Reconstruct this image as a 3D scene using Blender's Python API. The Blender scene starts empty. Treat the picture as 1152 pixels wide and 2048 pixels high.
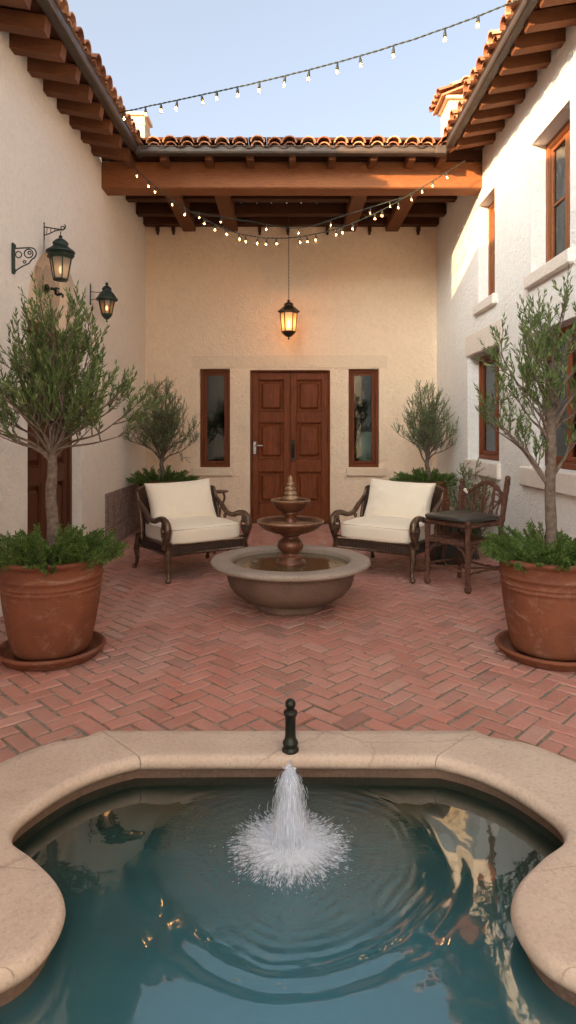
import bpy, math, random
import numpy as np
from mathutils import Vector, Matrix, noise
R = math.radians
PI = math.pi

# ------------------------------------------------------------------ camera, sky, sun, exposure
scene = bpy.context.scene
cam_d = bpy.data.cameras.new('camera')
cam = bpy.data.objects.new('camera', cam_d)
scene.collection.objects.link(cam)
cam.location = (0, 0, 1.4)
cam.rotation_euler = (R(90), 0, 0)
cam_d.sensor_fit = 'VERTICAL'
cam_d.sensor_height = 36
cam_d.lens = 36*1250/2048
cam_d.shift_y = -159/2048
cam_d.clip_start = 0.05
cam_d.clip_end = 500
scene.camera = cam

SUN_DIR = Vector((0.88, 1.0, -0.30)).normalized()      # the way the light travels
world = bpy.data.worlds.new("World")
scene.world = world
world.use_nodes = True
wn = world.node_tree
bg = wn.nodes['Background']
sky = wn.nodes.new('ShaderNodeTexSky')
sky.sky_type = 'NISHITA'
sky.sun_disc = False
sky.sun_elevation = math.asin(-SUN_DIR.z)
sky.sun_rotation = math.atan2(-SUN_DIR.x, -SUN_DIR.y)
sky.altitude = 100
sky.air_density = 0.22
sky.dust_density = 10.0
sky.ozone_density = 1.5
hs = wn.nodes.new('ShaderNodeHueSaturation')
hs.inputs['Saturation'].default_value = 0.82
hs.inputs['Value'].default_value = 1.54
wn.links.new(sky.outputs[0], hs.inputs['Color'])
gm = wn.nodes.new('ShaderNodeGamma')
gm.inputs['Gamma'].default_value = 0.76
wn.links.new(hs.outputs[0], gm.inputs['Color'])
tn = wn.nodes.new('ShaderNodeMixRGB')
tn.blend_type = 'MULTIPLY'
tn.inputs[0].default_value = 1.0
tn.inputs[2].default_value = (1.0, 1.01, 0.91, 1)
wn.links.new(gm.outputs[0], tn.inputs[1])
wn.links.new(tn.outputs[0], bg.inputs[0])
bg.inputs[1].default_value = 0.15

sun_d = bpy.data.lights.new('sun', 'SUN')
sun_d.energy = 2.5
sun_d.angle = R(0.5)
sun_d.color = (1.0, 0.56, 0.22)
sun = bpy.data.objects.new('sun', sun_d)
scene.collection.objects.link(sun)
sun.rotation_euler = SUN_DIR.to_track_quat('-Z', 'Y').to_euler()
scene.view_settings.view_transform = 'Standard'
scene.view_settings.look = 'None'
scene.view_settings.gamma = 1
scene.view_settings.exposure = 2.58
scene.cycles.max_bounces = 10
scene.cycles.diffuse_bounces = 8
scene.cycles.transparent_max_bounces = 24
scene.cycles.caustics_reflective = False
scene.cycles.caustics_refractive = False
scene.cycles.sample_clamp_indirect = 6.0
scene.cycles.use_denoising = True

col = scene.collection

# ------------------------------------------------------------------ helpers
class MB:
    """collects faces with a material slot and a random value per piece"""
    def __init__(s):
        s.v = []; s.f = []; s.mi = []; s.rn = []; s.sm = []
        s.cur = 0; s.rnd = 0.5; s.smooth = False
    def add(s, vs, fs):
        o = len(s.v)
        s.v.extend([tuple(p) for p in vs])
        for f in fs:
            s.f.append(tuple(o+i for i in f)); s.mi.append(s.cur); s.rn.append(s.rnd); s.sm.append(s.smooth)
    def quad(s, a, b, c, d): s.add([a, b, c, d], [(0, 1, 2, 3)])
    def box(s, c, d, M=None, bev=0.0):
        """box of centre c, size d; bev chamfers its edges"""
        x, y, z = d[0]/2, d[1]/2, d[2]/2
        if bev <= 0:
            vs = [(sx*x, sy*y, sz*z) for sx in (-1, 1) for sy in (-1, 1) for sz in (-1, 1)]
            fs = [(0, 1, 3, 2), (4, 6, 7, 5), (0, 4, 5, 1), (2, 3, 7, 6), (0, 2, 6, 4), (1, 5, 7, 3)]
        else:
            b = min(bev, x*.9, y*.9, z*.9)
            vs = []; idx = {}
            for sx in (-1, 1):
                for sy in (-1, 1):
                    for sz in (-1, 1):
                        for k in range(3):
                            p = [sx*(x-b), sy*(y-b), sz*(z-b)]
                            p[k] = (sx*x, sy*y, sz*z)[k]
                            idx[(sx, sy, sz, k)] = len(vs); vs.append(tuple(p))
            fs = []
            def ori(f, n):
                a, b_, c_ = [Vector(vs[i]) for i in f[:3]]
                return f if (b_-a).cross(c_-a).dot(n) > 0 else tuple(reversed(f))
            for k in range(3):
                for sg in (-1, 1):
                    o = [j for j in range(3) if j != k]
                    f = []
                    for (a1, a2) in ((-1, -1), (1, -1), (1, 1), (-1, 1)):
                        t = [0, 0, 0]; t[k] = sg; t[o[0]] = a1; t[o[1]] = a2
                        f.append(idx[(t[0], t[1], t[2], k)])
                    n = Vector((0, 0, 0)); n[k] = sg
                    fs.append(ori(tuple(f), n))
            for k in range(3):           # edges along axis k
                o = [j for j in range(3) if j != k]
                for a1 in (-1, 1):
                    for a2 in (-1, 1):
                        t = [0, 0, 0]; t[o[0]] = a1; t[o[1]] = a2
                        f = []
                        for sg, kk in ((-1, o[0]), (1, o[0]), (1, o[1]), (-1, o[1])):
                            u = list(t); u[k] = sg; f.append(idx[(u[0], u[1], u[2], kk)])
                        n = Vector((0, 0, 0)); n[o[0]] = a1; n[o[1]] = a2
                        fs.append(ori(tuple(f), n))
            for sx in (-1, 1):
                for sy in (-1, 1):
                    for sz in (-1, 1):
                        fs.append(ori(tuple(idx[(sx, sy, sz, k)] for k in range(3)), Vector((sx, sy, sz))))
        c = Vector(c)
        if M is None: vs = [Vector(v)+c for v in vs]
        else: vs = [M @ Vector(v)+c for v in vs]
        s.add(vs, fs)
    def beam(s, a, b, w, h, bev=0.006, up=(0, 0, 1)):
        """box from a to b (axis), w across, h along up"""
        a = Vector(a); b = Vector(b); y = (b-a); L = y.length; y.normalize()
        x = y.cross(Vector(up)).normalized(); z = x.cross(y)
        M = Matrix((x, y, z)).transposed()
        s.box((a+b)/2, (w, L, h), M, bev)
    def tube(s, pts, rad, n=8, cap=True, flat=None, closed=False):
        pts = [Vector(p) for p in pts]
        if not hasattr(rad, '__len__'): rad = [rad]*len(pts)
        m = len(pts); rings = []; prev = None
        o = len(s.v)
        for i, p in enumerate(pts):
            if closed: t = pts[(i+1) % m]-pts[i-1]
            elif i == 0: t = pts[1]-p
            elif i == m-1: t = p-pts[i-1]
            else: t = pts[i+1]-pts[i-1]
            if t.length < 1e-9: t = Vector((0, 0, 1))
            t.normalize()
            if prev is None:
                ref = Vector((0, 0, 1)) if abs(t.z) < .9 else Vector((1, 0, 0))
                if flat is not None: ref = Vector(flat)
                u = t.cross(ref).normalized()
            else:
                u = prev-t*prev.dot(t)
                u = u.normalized() if u.length > 1e-6 else prev
            prev = u; w = t.cross(u)
            for k in range(n):
                a = 2*PI*k/n
                s.v.append(tuple(p+u*(math.cos(a)*rad[i])+w*(math.sin(a)*rad[i])))
        def put(f): s.f.append(f); s.mi.append(s.cur); s.rn.append(s.rnd); s.sm.append(s.smooth)
        for i in range(m if closed else m-1):
            i2 = (i+1) % m
            for k in range(n):
                k2 = (k+1) % n
                put((o+i*n+k, o+i2*n+k, o+i2*n+k2, o+i*n+k2)[::-1])
        if cap and not closed:
            put(tuple(o+k for k in range(n)))
            put(tuple(o+(m-1)*n+k for k in reversed(range(n))))
    def lathe(s, prof, n=48, c=(0, 0, 0), wob=0.0, seed=0, M=None):
        """prof: (r, z) from bottom outside over the top and inside"""
        o = len(s.v); c = Vector(c)
        for (r, z) in prof:
            for k in range(n):
                a = 2*PI*k/n
                rr = r*(1+wob*noise.noise(Vector((math.cos(a)*2, math.sin(a)*2, z*3+seed)))) if wob else r
                p = Vector((rr*math.cos(a), rr*math.sin(a), z))
                if M is not None: p = M @ p
                s.v.append(tuple(p+c))
        def put(f): s.f.append(f); s.mi.append(s.cur); s.rn.append(s.rnd); s.sm.append(s.smooth)
        for i in range(len(prof)-1):
            for k in range(n):
                k2 = (k+1) % n
                put((o+i*n+k, o+i*n+k2, o+(i+1)*n+k2, o+(i+1)*n+k))
        if prof[0][0] > 1e-4: put(tuple(o+k for k in reversed(range(n))))
        if prof[-1][0] > 1e-4: put(tuple(o+(len(prof)-1)*n+k for k in range(n)))
    def ball(s, c, r, n=12, sq=1.0):
        prof = [(max(r*math.sin(PI*i/n), 1e-5), -r*sq*math.cos(PI*i/n)) for i in range(n+1)]
        s.lathe(prof, n=max(8, n), c=c)
    def grid(s, P, nu, nv, closed_u=False):
        o = len(s.v)
        s.v.extend([tuple(p) for p in P])
        for i in range(nu if closed_u else nu-1):
            i2 = (i+1) % nu
            for j in range(nv-1):
                s.f.append((o+i*nv+j, o+i2*nv+j, o+i2*nv+j+1, o+i*nv+j+1)); s.mi.append(s.cur); s.rn.append(s.rnd); s.sm.append(s.smooth)
    def build(s, name, mats, parent=None, loc=None):
        me = bpy.data.meshes.new(name)
        me.from_pydata(s.v, [], s.f)
        if not isinstance(mats, (list, tuple)): mats = [mats]
        for m in mats: me.materials.append(m)
        me.polygons.foreach_set('material_index', s.mi)
        me.polygons.foreach_set('use_smooth', s.sm)
        at = me.attributes.new('rnd', 'FLOAT', 'FACE')
        at.data.foreach_set('value', s.rn)
        me.update()
        ob = bpy.data.objects.new(name, me)
        col.objects.link(ob)
        if parent is not None: ob.parent = parent
        if loc is not None: ob.location = loc
        return ob

def thing(name, label, cat, loc=(0, 0, 0), rz=0.0, group=None):
    o = bpy.data.objects.new(name, None)
    o.empty_display_size = .1
    col.objects.link(o); o.location = loc; o.rotation_euler = (0, 0, rz)
    o['label'] = label; o['category'] = cat
    if group: o['group'] = group
    return o
def tag(o, label, cat, group=None):
    o['label'] = label; o['category'] = cat
    if group: o['group'] = group
    return o
def copy_tree(o, parent=None):
    kids = list(o.children)
    c = o.copy(); col.objects.link(c)
    if parent is not None: c.parent = parent
    for ch in kids: copy_tree(ch, c)
    return c

# ------------------------------------------------------------------ materials
class NM:
    def __init__(s, name):
        s.m = bpy.data.materials.new(name); s.m.use_nodes = True
        s.t = s.m.node_tree; s.b = s.t.nodes['Principled BSDF']; s.out = s.t.nodes['Material Output']
        s.tc = None
    def n(s, typ, **k):
        nd = s.t.nodes.new('ShaderNode'+typ)
        for a, b in k.items(): setattr(nd, a, b)
        return nd
    def l(s, a, b): s.t.links.new(a, b)
    def coord(s, scale=(1, 1, 1), rot=(0, 0, 0), which='Object'):
        if s.tc is None: s.tc = s.n('TexCoord')
        mp = s.n('Mapping'); mp.inputs['Scale'].default_value = scale; mp.inputs['Rotation'].default_value = rot
        s.l(s.tc.outputs[which], mp.inputs[0]); return mp.outputs[0]
    def noise(s, scale, detail=4, rough=.55, co=None, dist=0):
        nd = s.n('TexNoise'); nd.inputs['Scale'].default_value = scale; nd.inputs['Detail'].default_value = detail
        nd.inputs['Roughness'].default_value = rough; nd.inputs['Distortion'].default_value = dist
        s.l(co if co is not None else s.coord(), nd.inputs['Vector']); return nd.outputs['Fac']
    def ramp(s, fac, stops):
        r = s.n('ValToRGB'); e = r.color_ramp.elements
        while len(e) < len(stops): e.new(.5)
        for i, (p, c) in enumerate(stops):
            e[i].position = p; e[i].color = (c[0], c[1], c[2], 1) if hasattr(c, '__len__') else (c, c, c, 1)
        s.l(fac, r.inputs[0]); return r.outputs[0]
    def mix(s, fac, a, b, mode='MIX'):
        m = s.n('MixRGB', blend_type=mode)
        for i, v in ((0, fac), (1, a), (2, b)):
            if isinstance(v, bpy.types.NodeSocket): s.l(v, m.inputs[i])
            elif i == 0: m.inputs[0].default_value = v
            else: m.inputs[i].default_value = (v[0], v[1], v[2], 1)
        return m.outputs[0]
    def math(s, op, a, b=0.0, clamp=False):
        m = s.n('Math', operation=op, use_clamp=clamp)
        for i, v in ((0, a), (1, b)):
            if isinstance(v, bpy.types.NodeSocket): s.l(v, m.inputs[i])
            else: m.inputs[i].default_value = v
        return m.outputs[0]
    def attr(s, name='rnd'):
        a = s.n('Attribute', attribute_name=name); return a.outputs['Fac']
    def bump(s, h, strength=.5, dist=.01, prev=None):
        b = s.n('Bump'); b.inputs['Strength'].default_value = strength; b.inputs['Distance'].default_value = dist
        s.l(h, b.inputs['Height'])
        if prev is not None: s.l(prev, b.inputs['Normal'])
        s.l(b.outputs[0], s.b.inputs['Normal']); return b.outputs[0]
    def base(s, c, rough=.6, metal=0.0, spec=.5):
        if isinstance(c, bpy.types.NodeSocket): s.l(c, s.b.inputs['Base Color'])
        else: s.b.inputs['Base Color'].default_value = (c[0], c[1], c[2], 1)
        if isinstance(rough, bpy.types.NodeSocket): s.l(rough, s.b.inputs['Roughness'])
        else: s.b.inputs['Roughness'].default_value = rough
        s.b.inputs['Metallic'].default_value = metal
        s.b.inputs['Specular IOR Level'].default_value = spec

def stucco(name, c, c2, bs=.55, sc=48):
    k = NM(name)
    big = k.noise(1.1, 5, .6)
    fine = k.noise(sc*.9, 3, .6)
    mid = k.noise(sc*.42, 3, .55, None, .6)
    c_ = k.mix(k.ramp(big, [(.35, 0), (.68, 1)]), c, c2)
    grime = k.noise(4.5, 6, .7)
    c_ = k.mix(k.math('MULTIPLY', k.ramp(grime, [(.52, 0), (.8, 1)]), .25), c_, [x*.72 for x in c2])
    c_ = k.mix(k.math('MULTIPLY', k.ramp(mid, [(.35, 1), (.55, 0)]), .16), c_, [x*.66 for x in c2])
    k.base(c_, .93, spec=.2)
    vo = k.n('TexVoronoi'); vo.inputs['Scale'].default_value = sc; k.l(k.coord(), vo.inputs['Vector'])
    h = k.math('ADD', k.math('MULTIPLY', vo.outputs['Distance'], -.5), k.math('MULTIPLY', fine, .7))
    h = k.math('ADD', h, k.math('MULTIPLY', mid, 1.3))
    h = k.math('ADD', h, k.math('MULTIPLY', k.noise(7, 3, .5), .5))
    k.bump(h, bs, .030)
    return k.m
def wood(name, ca, cb, grain=(1, 1, 1), rough=.5, bs=.25, sc=14, useobj=False, cc=None):
    k = NM(name)
    co = k.coord(grain)
    g = k.noise(sc, 6, .65, co, 1.2)
    c_ = k.mix(k.ramp(g, [(.34, 0), (.66, 1)]), ca, cb)
    big = k.noise(2.2, 4, .6)
    c_ = k.mix(k.math('MULTIPLY', k.ramp(big, [(.4, 0), (.7, 1)]), .45), c_, cc or [x*.55 for x in ca])
    oi = k.n('ObjectInfo')
    c_ = k.mix(k.math('MULTIPLY', oi.outputs['Random'], .25), c_, [x*.6 for x in ca])
    fg = k.noise(sc*5, 3, .6, co)
    k.base(c_, k.math('ADD', k.math('MULTIPLY', fg, .25), rough-.1), spec=.2)
    k.bump(k.math('ADD', g, k.math('MULTIPLY', fg, .6)), bs, .005)
    return k.m
def simple(name, c, rough=.5, metal=0, c2=None, sc=20, bs=.15, dist=.003, spec=.5):
    k = NM(name)
    f = k.noise(sc, 5, .6)
    k.base(k.mix(k.ramp(f, [(.35, 0), (.7, 1)]), c, c2 or [x*.7 for x in c]), rough, metal, spec)
    k.bump(f, bs, dist)
    return k.m

M = {}
M['stucco_left'] = stucco('stucco_left', (.84, .80, .74), (.80, .755, .69), .36)
M['stucco_right'] = stucco('stucco_right', (.81, .81, .80), (.77, .765, .745), .40)
M['stucco_back'] = stucco('stucco_back', (.92, .75, .57), (.88, .70, .52), .55, 46)
M['trim_plaster'] = stucco('trim_plaster', (.78, .72, .66), (.72, .65, .59), .3)
M['trim_back'] = stucco('trim_back', (.84, .69, .52), (.80, .64, .48), .4)
M['chimney'] = stucco('chimney_plaster', (.74, .58, .40), (.66, .50, .34), .4)
M['niche'] = stucco('niche_plaster', (.52, .38, .27), (.66, .52, .40), .9, 30)
M['beam'] = wood('beam_wood', (.31, .125, .052), (.16, .058, .026), (.7, 9, 9), .6, .3)
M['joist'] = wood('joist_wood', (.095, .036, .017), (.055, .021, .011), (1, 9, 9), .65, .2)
M['crossbeam'] = wood('crossbeam_wood', (.19, .072, .030), (.11, .040, .018), (9, 1, 9), .6, .5)
M['rafter'] = wood('rafter_wood', (.20, .082, .038), (.11, .042, .02), (1, 9, 9), .65, .1)
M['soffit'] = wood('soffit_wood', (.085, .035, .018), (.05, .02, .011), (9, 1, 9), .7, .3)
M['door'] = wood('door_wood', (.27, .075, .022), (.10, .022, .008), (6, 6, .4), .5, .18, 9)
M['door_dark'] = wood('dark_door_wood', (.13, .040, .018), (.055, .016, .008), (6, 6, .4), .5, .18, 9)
M['winwood'] = wood('window_wood', (.27, .10, .036), (.15, .05, .02), (10, 10, 1), .42, .18, 10)
M['winred'] = wood('window_red_wood', (.24, .070, .024), (.11, .026, .010), (6, 6, .4), .5, .18, 9)
M['gutter'] = simple('gutter_metal', (.085, .062, .048), .5, .3, (.05, .042, .036), 12)
M['iron'] = simple('green_iron', (.025, .055, .048), .42, .6, (.05, .06, .045), 40, .3)
M['blackiron'] = simple('post_iron', (.02, .028, .024), .35, .7, (.035, .03, .022), 30, .25)
M['bronze'] = simple('chair_metal', (.20, .125, .085), .30, .65, (.07, .045, .03), 30, .2)
M['lantbronze'] = simple('lantern_bronze', (.075, .05, .032), .4, .7, (.03, .03, .022), 40, .3)
M['steel'] = simple('handle_steel', (.45, .44, .42), .3, .9, (.3, .3, .3), 30, .1)
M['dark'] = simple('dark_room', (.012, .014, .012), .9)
M['soil'] = simple('soil', (.03, .02, .013), .95, 0, (.06, .04, .028), 60, .8, .01)
M['pad'] = simple('seat_pad_vinyl', (.022, .034, .032), .28, 0, (.05, .035, .028), 3, .1)
M['cable'] = simple('cable', (.015, .03, .024), .6)
M['socket'] = simple('bulb_socket', (.012, .016, .014), .5)

def tile_mat(name, sat=1.0):
    k = NM(name)
    a = k.attr()
    c_ = k.ramp(a, [(0, (.22, .085, .045)), (.35, (.36, .15, .08)), (.7, (.47, .235, .13)), (1, (.55, .33, .20))])
    f = k.noise(26, 5, .65)
    c_ = k.mix(k.math('MULTIPLY', k.ramp(f, [(.45, 0), (.7, 1)]), .6), c_, (.20, .13, .09))
    k.base(c_, .88, spec=.2); k.bump(f, .5, .006); return k.m
M['tile'] = tile_mat('roof_tile')

def terracotta():
    k = NM('terracotta')
    f = k.noise(3.5, 6, .65); g = k.noise(60, 4, .6); h = k.noise(9, 6, .75)
    c_ = k.mix(k.ramp(f, [(.35, 0), (.7, 1)]), (.20, .068, .032), (.135, .042, .022))
    c_ = k.mix(k.math('MULTIPLY', k.ramp(h, [(.56, 0), (.72, 1)]), .45), c_, (.34, .19, .13))
    sb_ = k.noise(3.0, 7, .75, k.coord((1, 1, 2.2)), .8)
    c_ = k.mix(k.math('MULTIPLY', k.ramp(sb_, [(.55, 0), (.68, 1)]), .38), c_, (.46, .33, .26))
    c_ = k.mix(k.math('MULTIPLY', k.ramp(g, [(.35, 1), (.5, 0)]), .25), c_, (.12, .045, .025))
    k.base(c_, .72, spec=.3); k.bump(k.math('ADD', g, f), .25, .004); return k.m
M['terracotta'] = terracotta()

def brick_mat():
    k = NM('paving_brick')
    a = k.attr()
    c_ = k.ramp(a, [(0, (.31, .15, .12)), (.25, (.44, .18, .135)), (.5, (.50, .20, .155)), (.75, (.55, .24, .19)), (1, (.52, .31, .25))])
    f = k.noise(14, 6, .7); g = k.noise(90, 4, .7); w = k.noise(1.3, 5, .6)
    c_ = k.mix(k.math('MULTIPLY', k.ramp(f, [(.45, 0), (.75, 1)]), .55), c_, (.40, .25, .20))
    c_ = k.mix(k.math('MULTIPLY', k.ramp(g, [(.3, 1), (.48, 0)]), .5), c_, (.20, .10, .08))
    c_ = k.mix(k.math('MULTIPLY', k.ramp(w, [(.45, 0), (.7, 1)]), .35), c_, (.30, .19, .16))
    dst = k.noise(.8, 6, .7, None, 1.0)
    c_ = k.mix(k.math('MULTIPLY', k.ramp(dst, [(.42, 0), (.68, 1)]), .55), c_, (.48, .33, .28))
    k.base(c_, k.math('ADD', k.math('MULTIPLY', f, .35), .5), spec=.35)
    k.bump(k.math('ADD', g, k.math('MULTIPLY', f, 1.5)), .55, .006); return k.m
M['brick'] = brick_mat()
def ground_mat():
    k = NM('joint_sand')
    f = k.noise(30, 6, .7); g = k.noise(2.5, 4, .6)
    c_ = k.mix(k.ramp(f, [(.3, 0), (.7, 1)]), (.15, .12, .095), (.38, .32, .26))
    c_ = k.mix(k.math('MULTIPLY', k.ramp(g, [(.5, 0), (.7, 1)]), .6), c_, (.06, .065, .035))
    k.base(c_, .95, spec=.1); k.bump(f, .8, .01); return k.m
M['ground'] = ground_mat()
def stone_mat(name, ca, cb, cc, sc=60, bs=.3, rough=.75, stain=False):
    k = NM(name)
    f = k.noise(sc, 5, .7); g = k.noise(4, 5, .6); v = k.n('TexVoronoi'); v.inputs['Scale'].default_value = sc*2.2
    k.l(k.coord(), v.inputs['Vector'])
    c_ = k.mix(k.ramp(g, [(.35, 0), (.7, 1)]), ca, cb)
    c_ = k.mix(k.math('MULTIPLY', k.ramp(v.outputs['Color'], [(.55, 0), (.9, 1)]), .45), c_, cc)
    c_ = k.mix(k.math('MULTIPLY', k.ramp(f, [(.35, 1), (.5, 0)]), .35), c_, [x*.45 for x in ca])
    if stain:   # rusty wet mark at the foot of the iron post
        vm = k.n('VectorMath', operation='DISTANCE'); k.l(k.coord(), vm.inputs[0]); vm.inputs[1].default_value = (0.01, 2.55, .06)
        d = k.math('ADD', vm.outputs['Value'], k.math('MULTIPLY', k.noise(30, 4, .7), .06))
        s_ = k.ramp(d, [(.075, 1), (.125, 0)])
        c_ = k.mix(k.math('MULTIPLY', s_, .85), c_, (.07, .035, .02))
    if stain:
        cr = k.n('TexVoronoi', feature='DISTANCE_TO_EDGE'); cr.inputs['Scale'].default_value = .62
        wv = k.n('VectorMath', operation='ADD'); k.l(k.coord(), wv.inputs[0])
        nn = k.n('TexNoise'); nn.inputs['Scale'].default_value = 5; nn.inputs['Detail'].default_value = 5; k.l(k.coord(), nn.inputs['Vector'])
        sc_ = k.n('VectorMath', operation='SCALE'); k.l(nn.outputs['Color'], sc_.inputs[0]); sc_.inputs['Scale'].default_value = .12
        k.l(sc_.outputs[0], wv.inputs[1]); k.l(wv.outputs[0], cr.inputs['Vector'])
        c_ = k.mix(k.math('MULTIPLY', k.ramp(cr.outputs['Distance'], [(.0, 1), (.0022, 0)]), .3), c_, (.12, .08, .06))
        wide = k.noise(2.6, 6, .7)
        c_ = k.mix(k.math('MULTIPLY', k.ramp(wide, [(.5, 0), (.75, 1)]), .4), c_, (.36, .26, .20))
        sp_ = k.n('SeparateXYZ'); k.l(k.coord(), sp_.inputs[0])
        wet = k.math('ADD', sp_.outputs['Z'], k.math('MULTIPLY', k.noise(12, 4, .6), .02))
        c_ = k.mix(k.math('MULTIPLY', k.ramp(wet, [(.030, 1), (.055, 0)]), .75), c_, (.22, .14, .10))
    k.base(c_, rough, spec=.35); k.bump(k.math('ADD', f, k.math('MULTIPLY', g, .8)), bs, .004); return k.m
M['coping'] = stone_mat('coping_sandstone', (.56, .45, .365), (.50, .385, .31), (.62, .53, .46), 70, .3, .72, True)
M['basin_wall'] = stone_mat('basin_wall_stone', (.16, .10, .07), (.10, .065, .05), (.22, .15, .11), 50, .6)
M['granite'] = stone_mat('fountain_granite', (.34, .275, .225), (.26, .205, .165), (.50, .44, .38), 75, .35, .7)
M['granite_red'] = stone_mat('bowl_granite', (.18, .115, .085), (.12, .075, .056), (.30, .21, .16), 85, .3, .62)

def stonebase():
    k = NM('rubble_base')
    co = k.coord((1, 1, 1))
    br = k.n('TexBrick'); br.inputs['Scale'].default_value = 1.0; br.inputs['Brick Width'].default_value = .62; br.inputs['Row Height'].default_value = .24
    br.inputs['Mortar Size'].default_value = .008; br.inputs['Color1'].default_value = (.30, .21, .19, 1); br.inputs['Color2'].default_value = (.24, .17, .15, 1)
    br.inputs['Mortar'].default_value = (.16, .11, .10, 1)
    mp = k.n('Mapping'); mp.inputs['Rotation'].default_value = (0, 0, 0)
    sep = k.n('SeparateXYZ'); k.l(co, sep.inputs[0]); cb = k.n('CombineXYZ')
    k.l(sep.outputs['Y'], cb.inputs['X']); k.l(sep.outputs['Z'], cb.inputs['Y']); k.l(cb.outputs[0], br.inputs['Vector'])
    f = k.noise(7, 7, .75, k.coord((1, 1, 2))); g = k.noise(35, 5, .7)
    c_ = k.mix(k.ramp(f, [(.42, 0), (.66, 1)]), br.outputs['Color'], (.42, .34, .30))
    c_ = k.mix(k.math('MULTIPLY', k.ramp(g, [(.35, 1), (.55, 0)]), .5), c_, (.14, .09, .08))
    k.base(c_, .85, spec=.25); k.bump(k.math('ADD', k.math('ADD', f, g), k.math('MULTIPLY', br.outputs['Fac'], -.8)), .6, .012); return k.m
M['stonebase'] = stonebase()

def weave():
    k = NM('woven_wicker')
    co = k.coord()
    w1 = k.n('TexWave', wave_type='BANDS', bands_direction='Z'); w1.inputs['Scale'].default_value = 26; w1.inputs['Distortion'].default_value = .6
    k.l(co, w1.inputs['Vector'])
    w2 = k.n('TexWave', wave_type='BANDS', bands_direction='X'); w2.inputs['Scale'].default_value = 22; w2.inputs['Distortion'].default_value = .6
    k.l(co, w2.inputs['Vector'])
    h = k.math('MULTIPLY', w1.outputs['Fac'], w2.outputs['Fac'])
    c_ = k.mix(k.ramp(h, [(.05, 0), (.6, 1)]), (.022, .012, .009), (.15, .082, .055))
    k.base(c_, .5, spec=.4); k.bump(h, .9, .008); return k.m
M['weave'] = weave()
def fabric():
    k = NM('cream_fabric')
    f = k.noise(5, 4, .6); g = k.noise(260, 2, .5)
    k.base(k.mix(f, (.88, .80, .67), (.83, .73, .59)), .9, spec=.15)
    k.b.inputs['Sheen Weight'].default_value = .25
    k.bump(k.math('ADD', g, k.math('MULTIPLY', k.noise(11, 3, .6, None, .8), 2.5)), .25, .006); return k.m
M['fabric'] = fabric()
M['piping'] = simple('cushion_piping', (.62, .50, .37), .9)
M['bark'] = simple('bark', (.19, .145, .115), .9, 0, (.085, .062, .05), 34, .9, .012, .2)
M['twigbark'] = simple('rustic_bark', (.19, .080, .05), .75, 0, (.045, .022, .016), 55, 1.0, .02, .35)

def leaf_mat(name, dk, mid, lt):
    k = NM(name)
    a = k.attr()
    c_ = k.ramp(a, [(0, dk), (.55, mid), (1, lt)])
    k.base(c_, .55, spec=.35)
    tr = k.n('BsdfTranslucent'); k.l(c_, tr.inputs[0])
    mx = k.n('MixShader'); mx.inputs[0].default_value = .3
    k.l(k.b.outputs[0], mx.inputs[1]); k.l(tr.outputs[0], mx.inputs[2]); k.l(mx.outputs[0], k.out.inputs[0])
    return k.m
M['leaf_big'] = leaf_mat('leaf_shoots', (.04, .072, .022), (.125, .195, .058), (.30, .37, .15))
M['leaf_small'] = leaf_mat('leaf_silver', (.08, .11, .05), (.19, .25, .12), (.36, .41, .24))
M['juniper'] = leaf_mat('juniper_green', (.03, .065, .014), (.11, .19, .04), (.25, .36, .10))

def glass_pane():
    k = NM('window_glass')
    g = k.n('BsdfGlossy'); g.inputs['Roughness'].default_value = .03; g.inputs[0].default_value = (.9, .93, .95, 1)
    t = k.n('BsdfTransparent'); t.inputs[0].default_value = (.70, .78, .74, 1)
    fr = k.n('Fresnel'); fr.inputs[0].default_value = 1.5
    nz = k.noise(3, 2, .5)
    b = k.n('Bump'); b.inputs['Strength'].default_value = .03; b.inputs['Distance'].default_value = .01; k.l(nz, b.inputs['Height'])
    mx = k.n('MixShader'); k.l(fr.outputs[0], mx.inputs[0]); k.l(t.outputs[0], mx.inputs[1]); k.l(g.outputs[0], mx.inputs[2])
    k.l(mx.outputs[0], k.out.inputs[0]); return k.m
M['pane'] = glass_pane()
M['curtain'] = simple('net_curtain', (.42, .44, .42), .9, 0, (.34, .36, .34), 8)
def lamp_glass(name, tint, rough=.25, solid=.35):
    k = NM(name)
    g = k.n('BsdfGlossy'); g.inputs['Roughness'].default_value = rough
    t = k.n('BsdfTransparent'); t.inputs[0].default_value = (tint[0], tint[1], tint[2], 1)
    tl = k.n('BsdfTranslucent'); tl.inputs[0].default_value = (tint[0], tint[1], tint[2], 1)
    m1 = k.n('MixShader'); m1.inputs[0].default_value = solid
    k.l(t.outputs[0], m1.inputs[1]); k.l(tl.outputs[0], m1.inputs[2])
    m2 = k.n('MixShader'); m2.inputs[0].default_value = .10
    k.l(m1.outputs[0], m2.inputs[1]); k.l(g.outputs[0], m2.inputs[2]); k.l(m2.outputs[0], k.out.inputs[0]); return k.m
M['lampglass'] = lamp_glass('amber_seeded_glass', (.80, .56, .34), .3, .25)
M['frosted'] = lamp_glass('frosted_glass', (.62, .56, .50), .4, .7)
def emit(name, c, s):
    k = NM(name); k.b.inputs['Base Color'].default_value = (c[0], c[1], c[2], 1)
    k.b.inputs['Emission Color'].default_value = (c[0], c[1], c[2], 1); k.b.inputs['Emission Strength'].default_value = s; return k.m
M['flame'] = emit('lit_lamp', (1, .50, .16), 6)
M['flame_dim'] = emit('dim_lamp', (1, .62, .32), 1.0)
M['filament'] = emit('filament', (1, .55, .2), 30)
M['bulbglass'] = lamp_glass('bulb_glass', (1.0, .86, .66), .05, .12)

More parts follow.
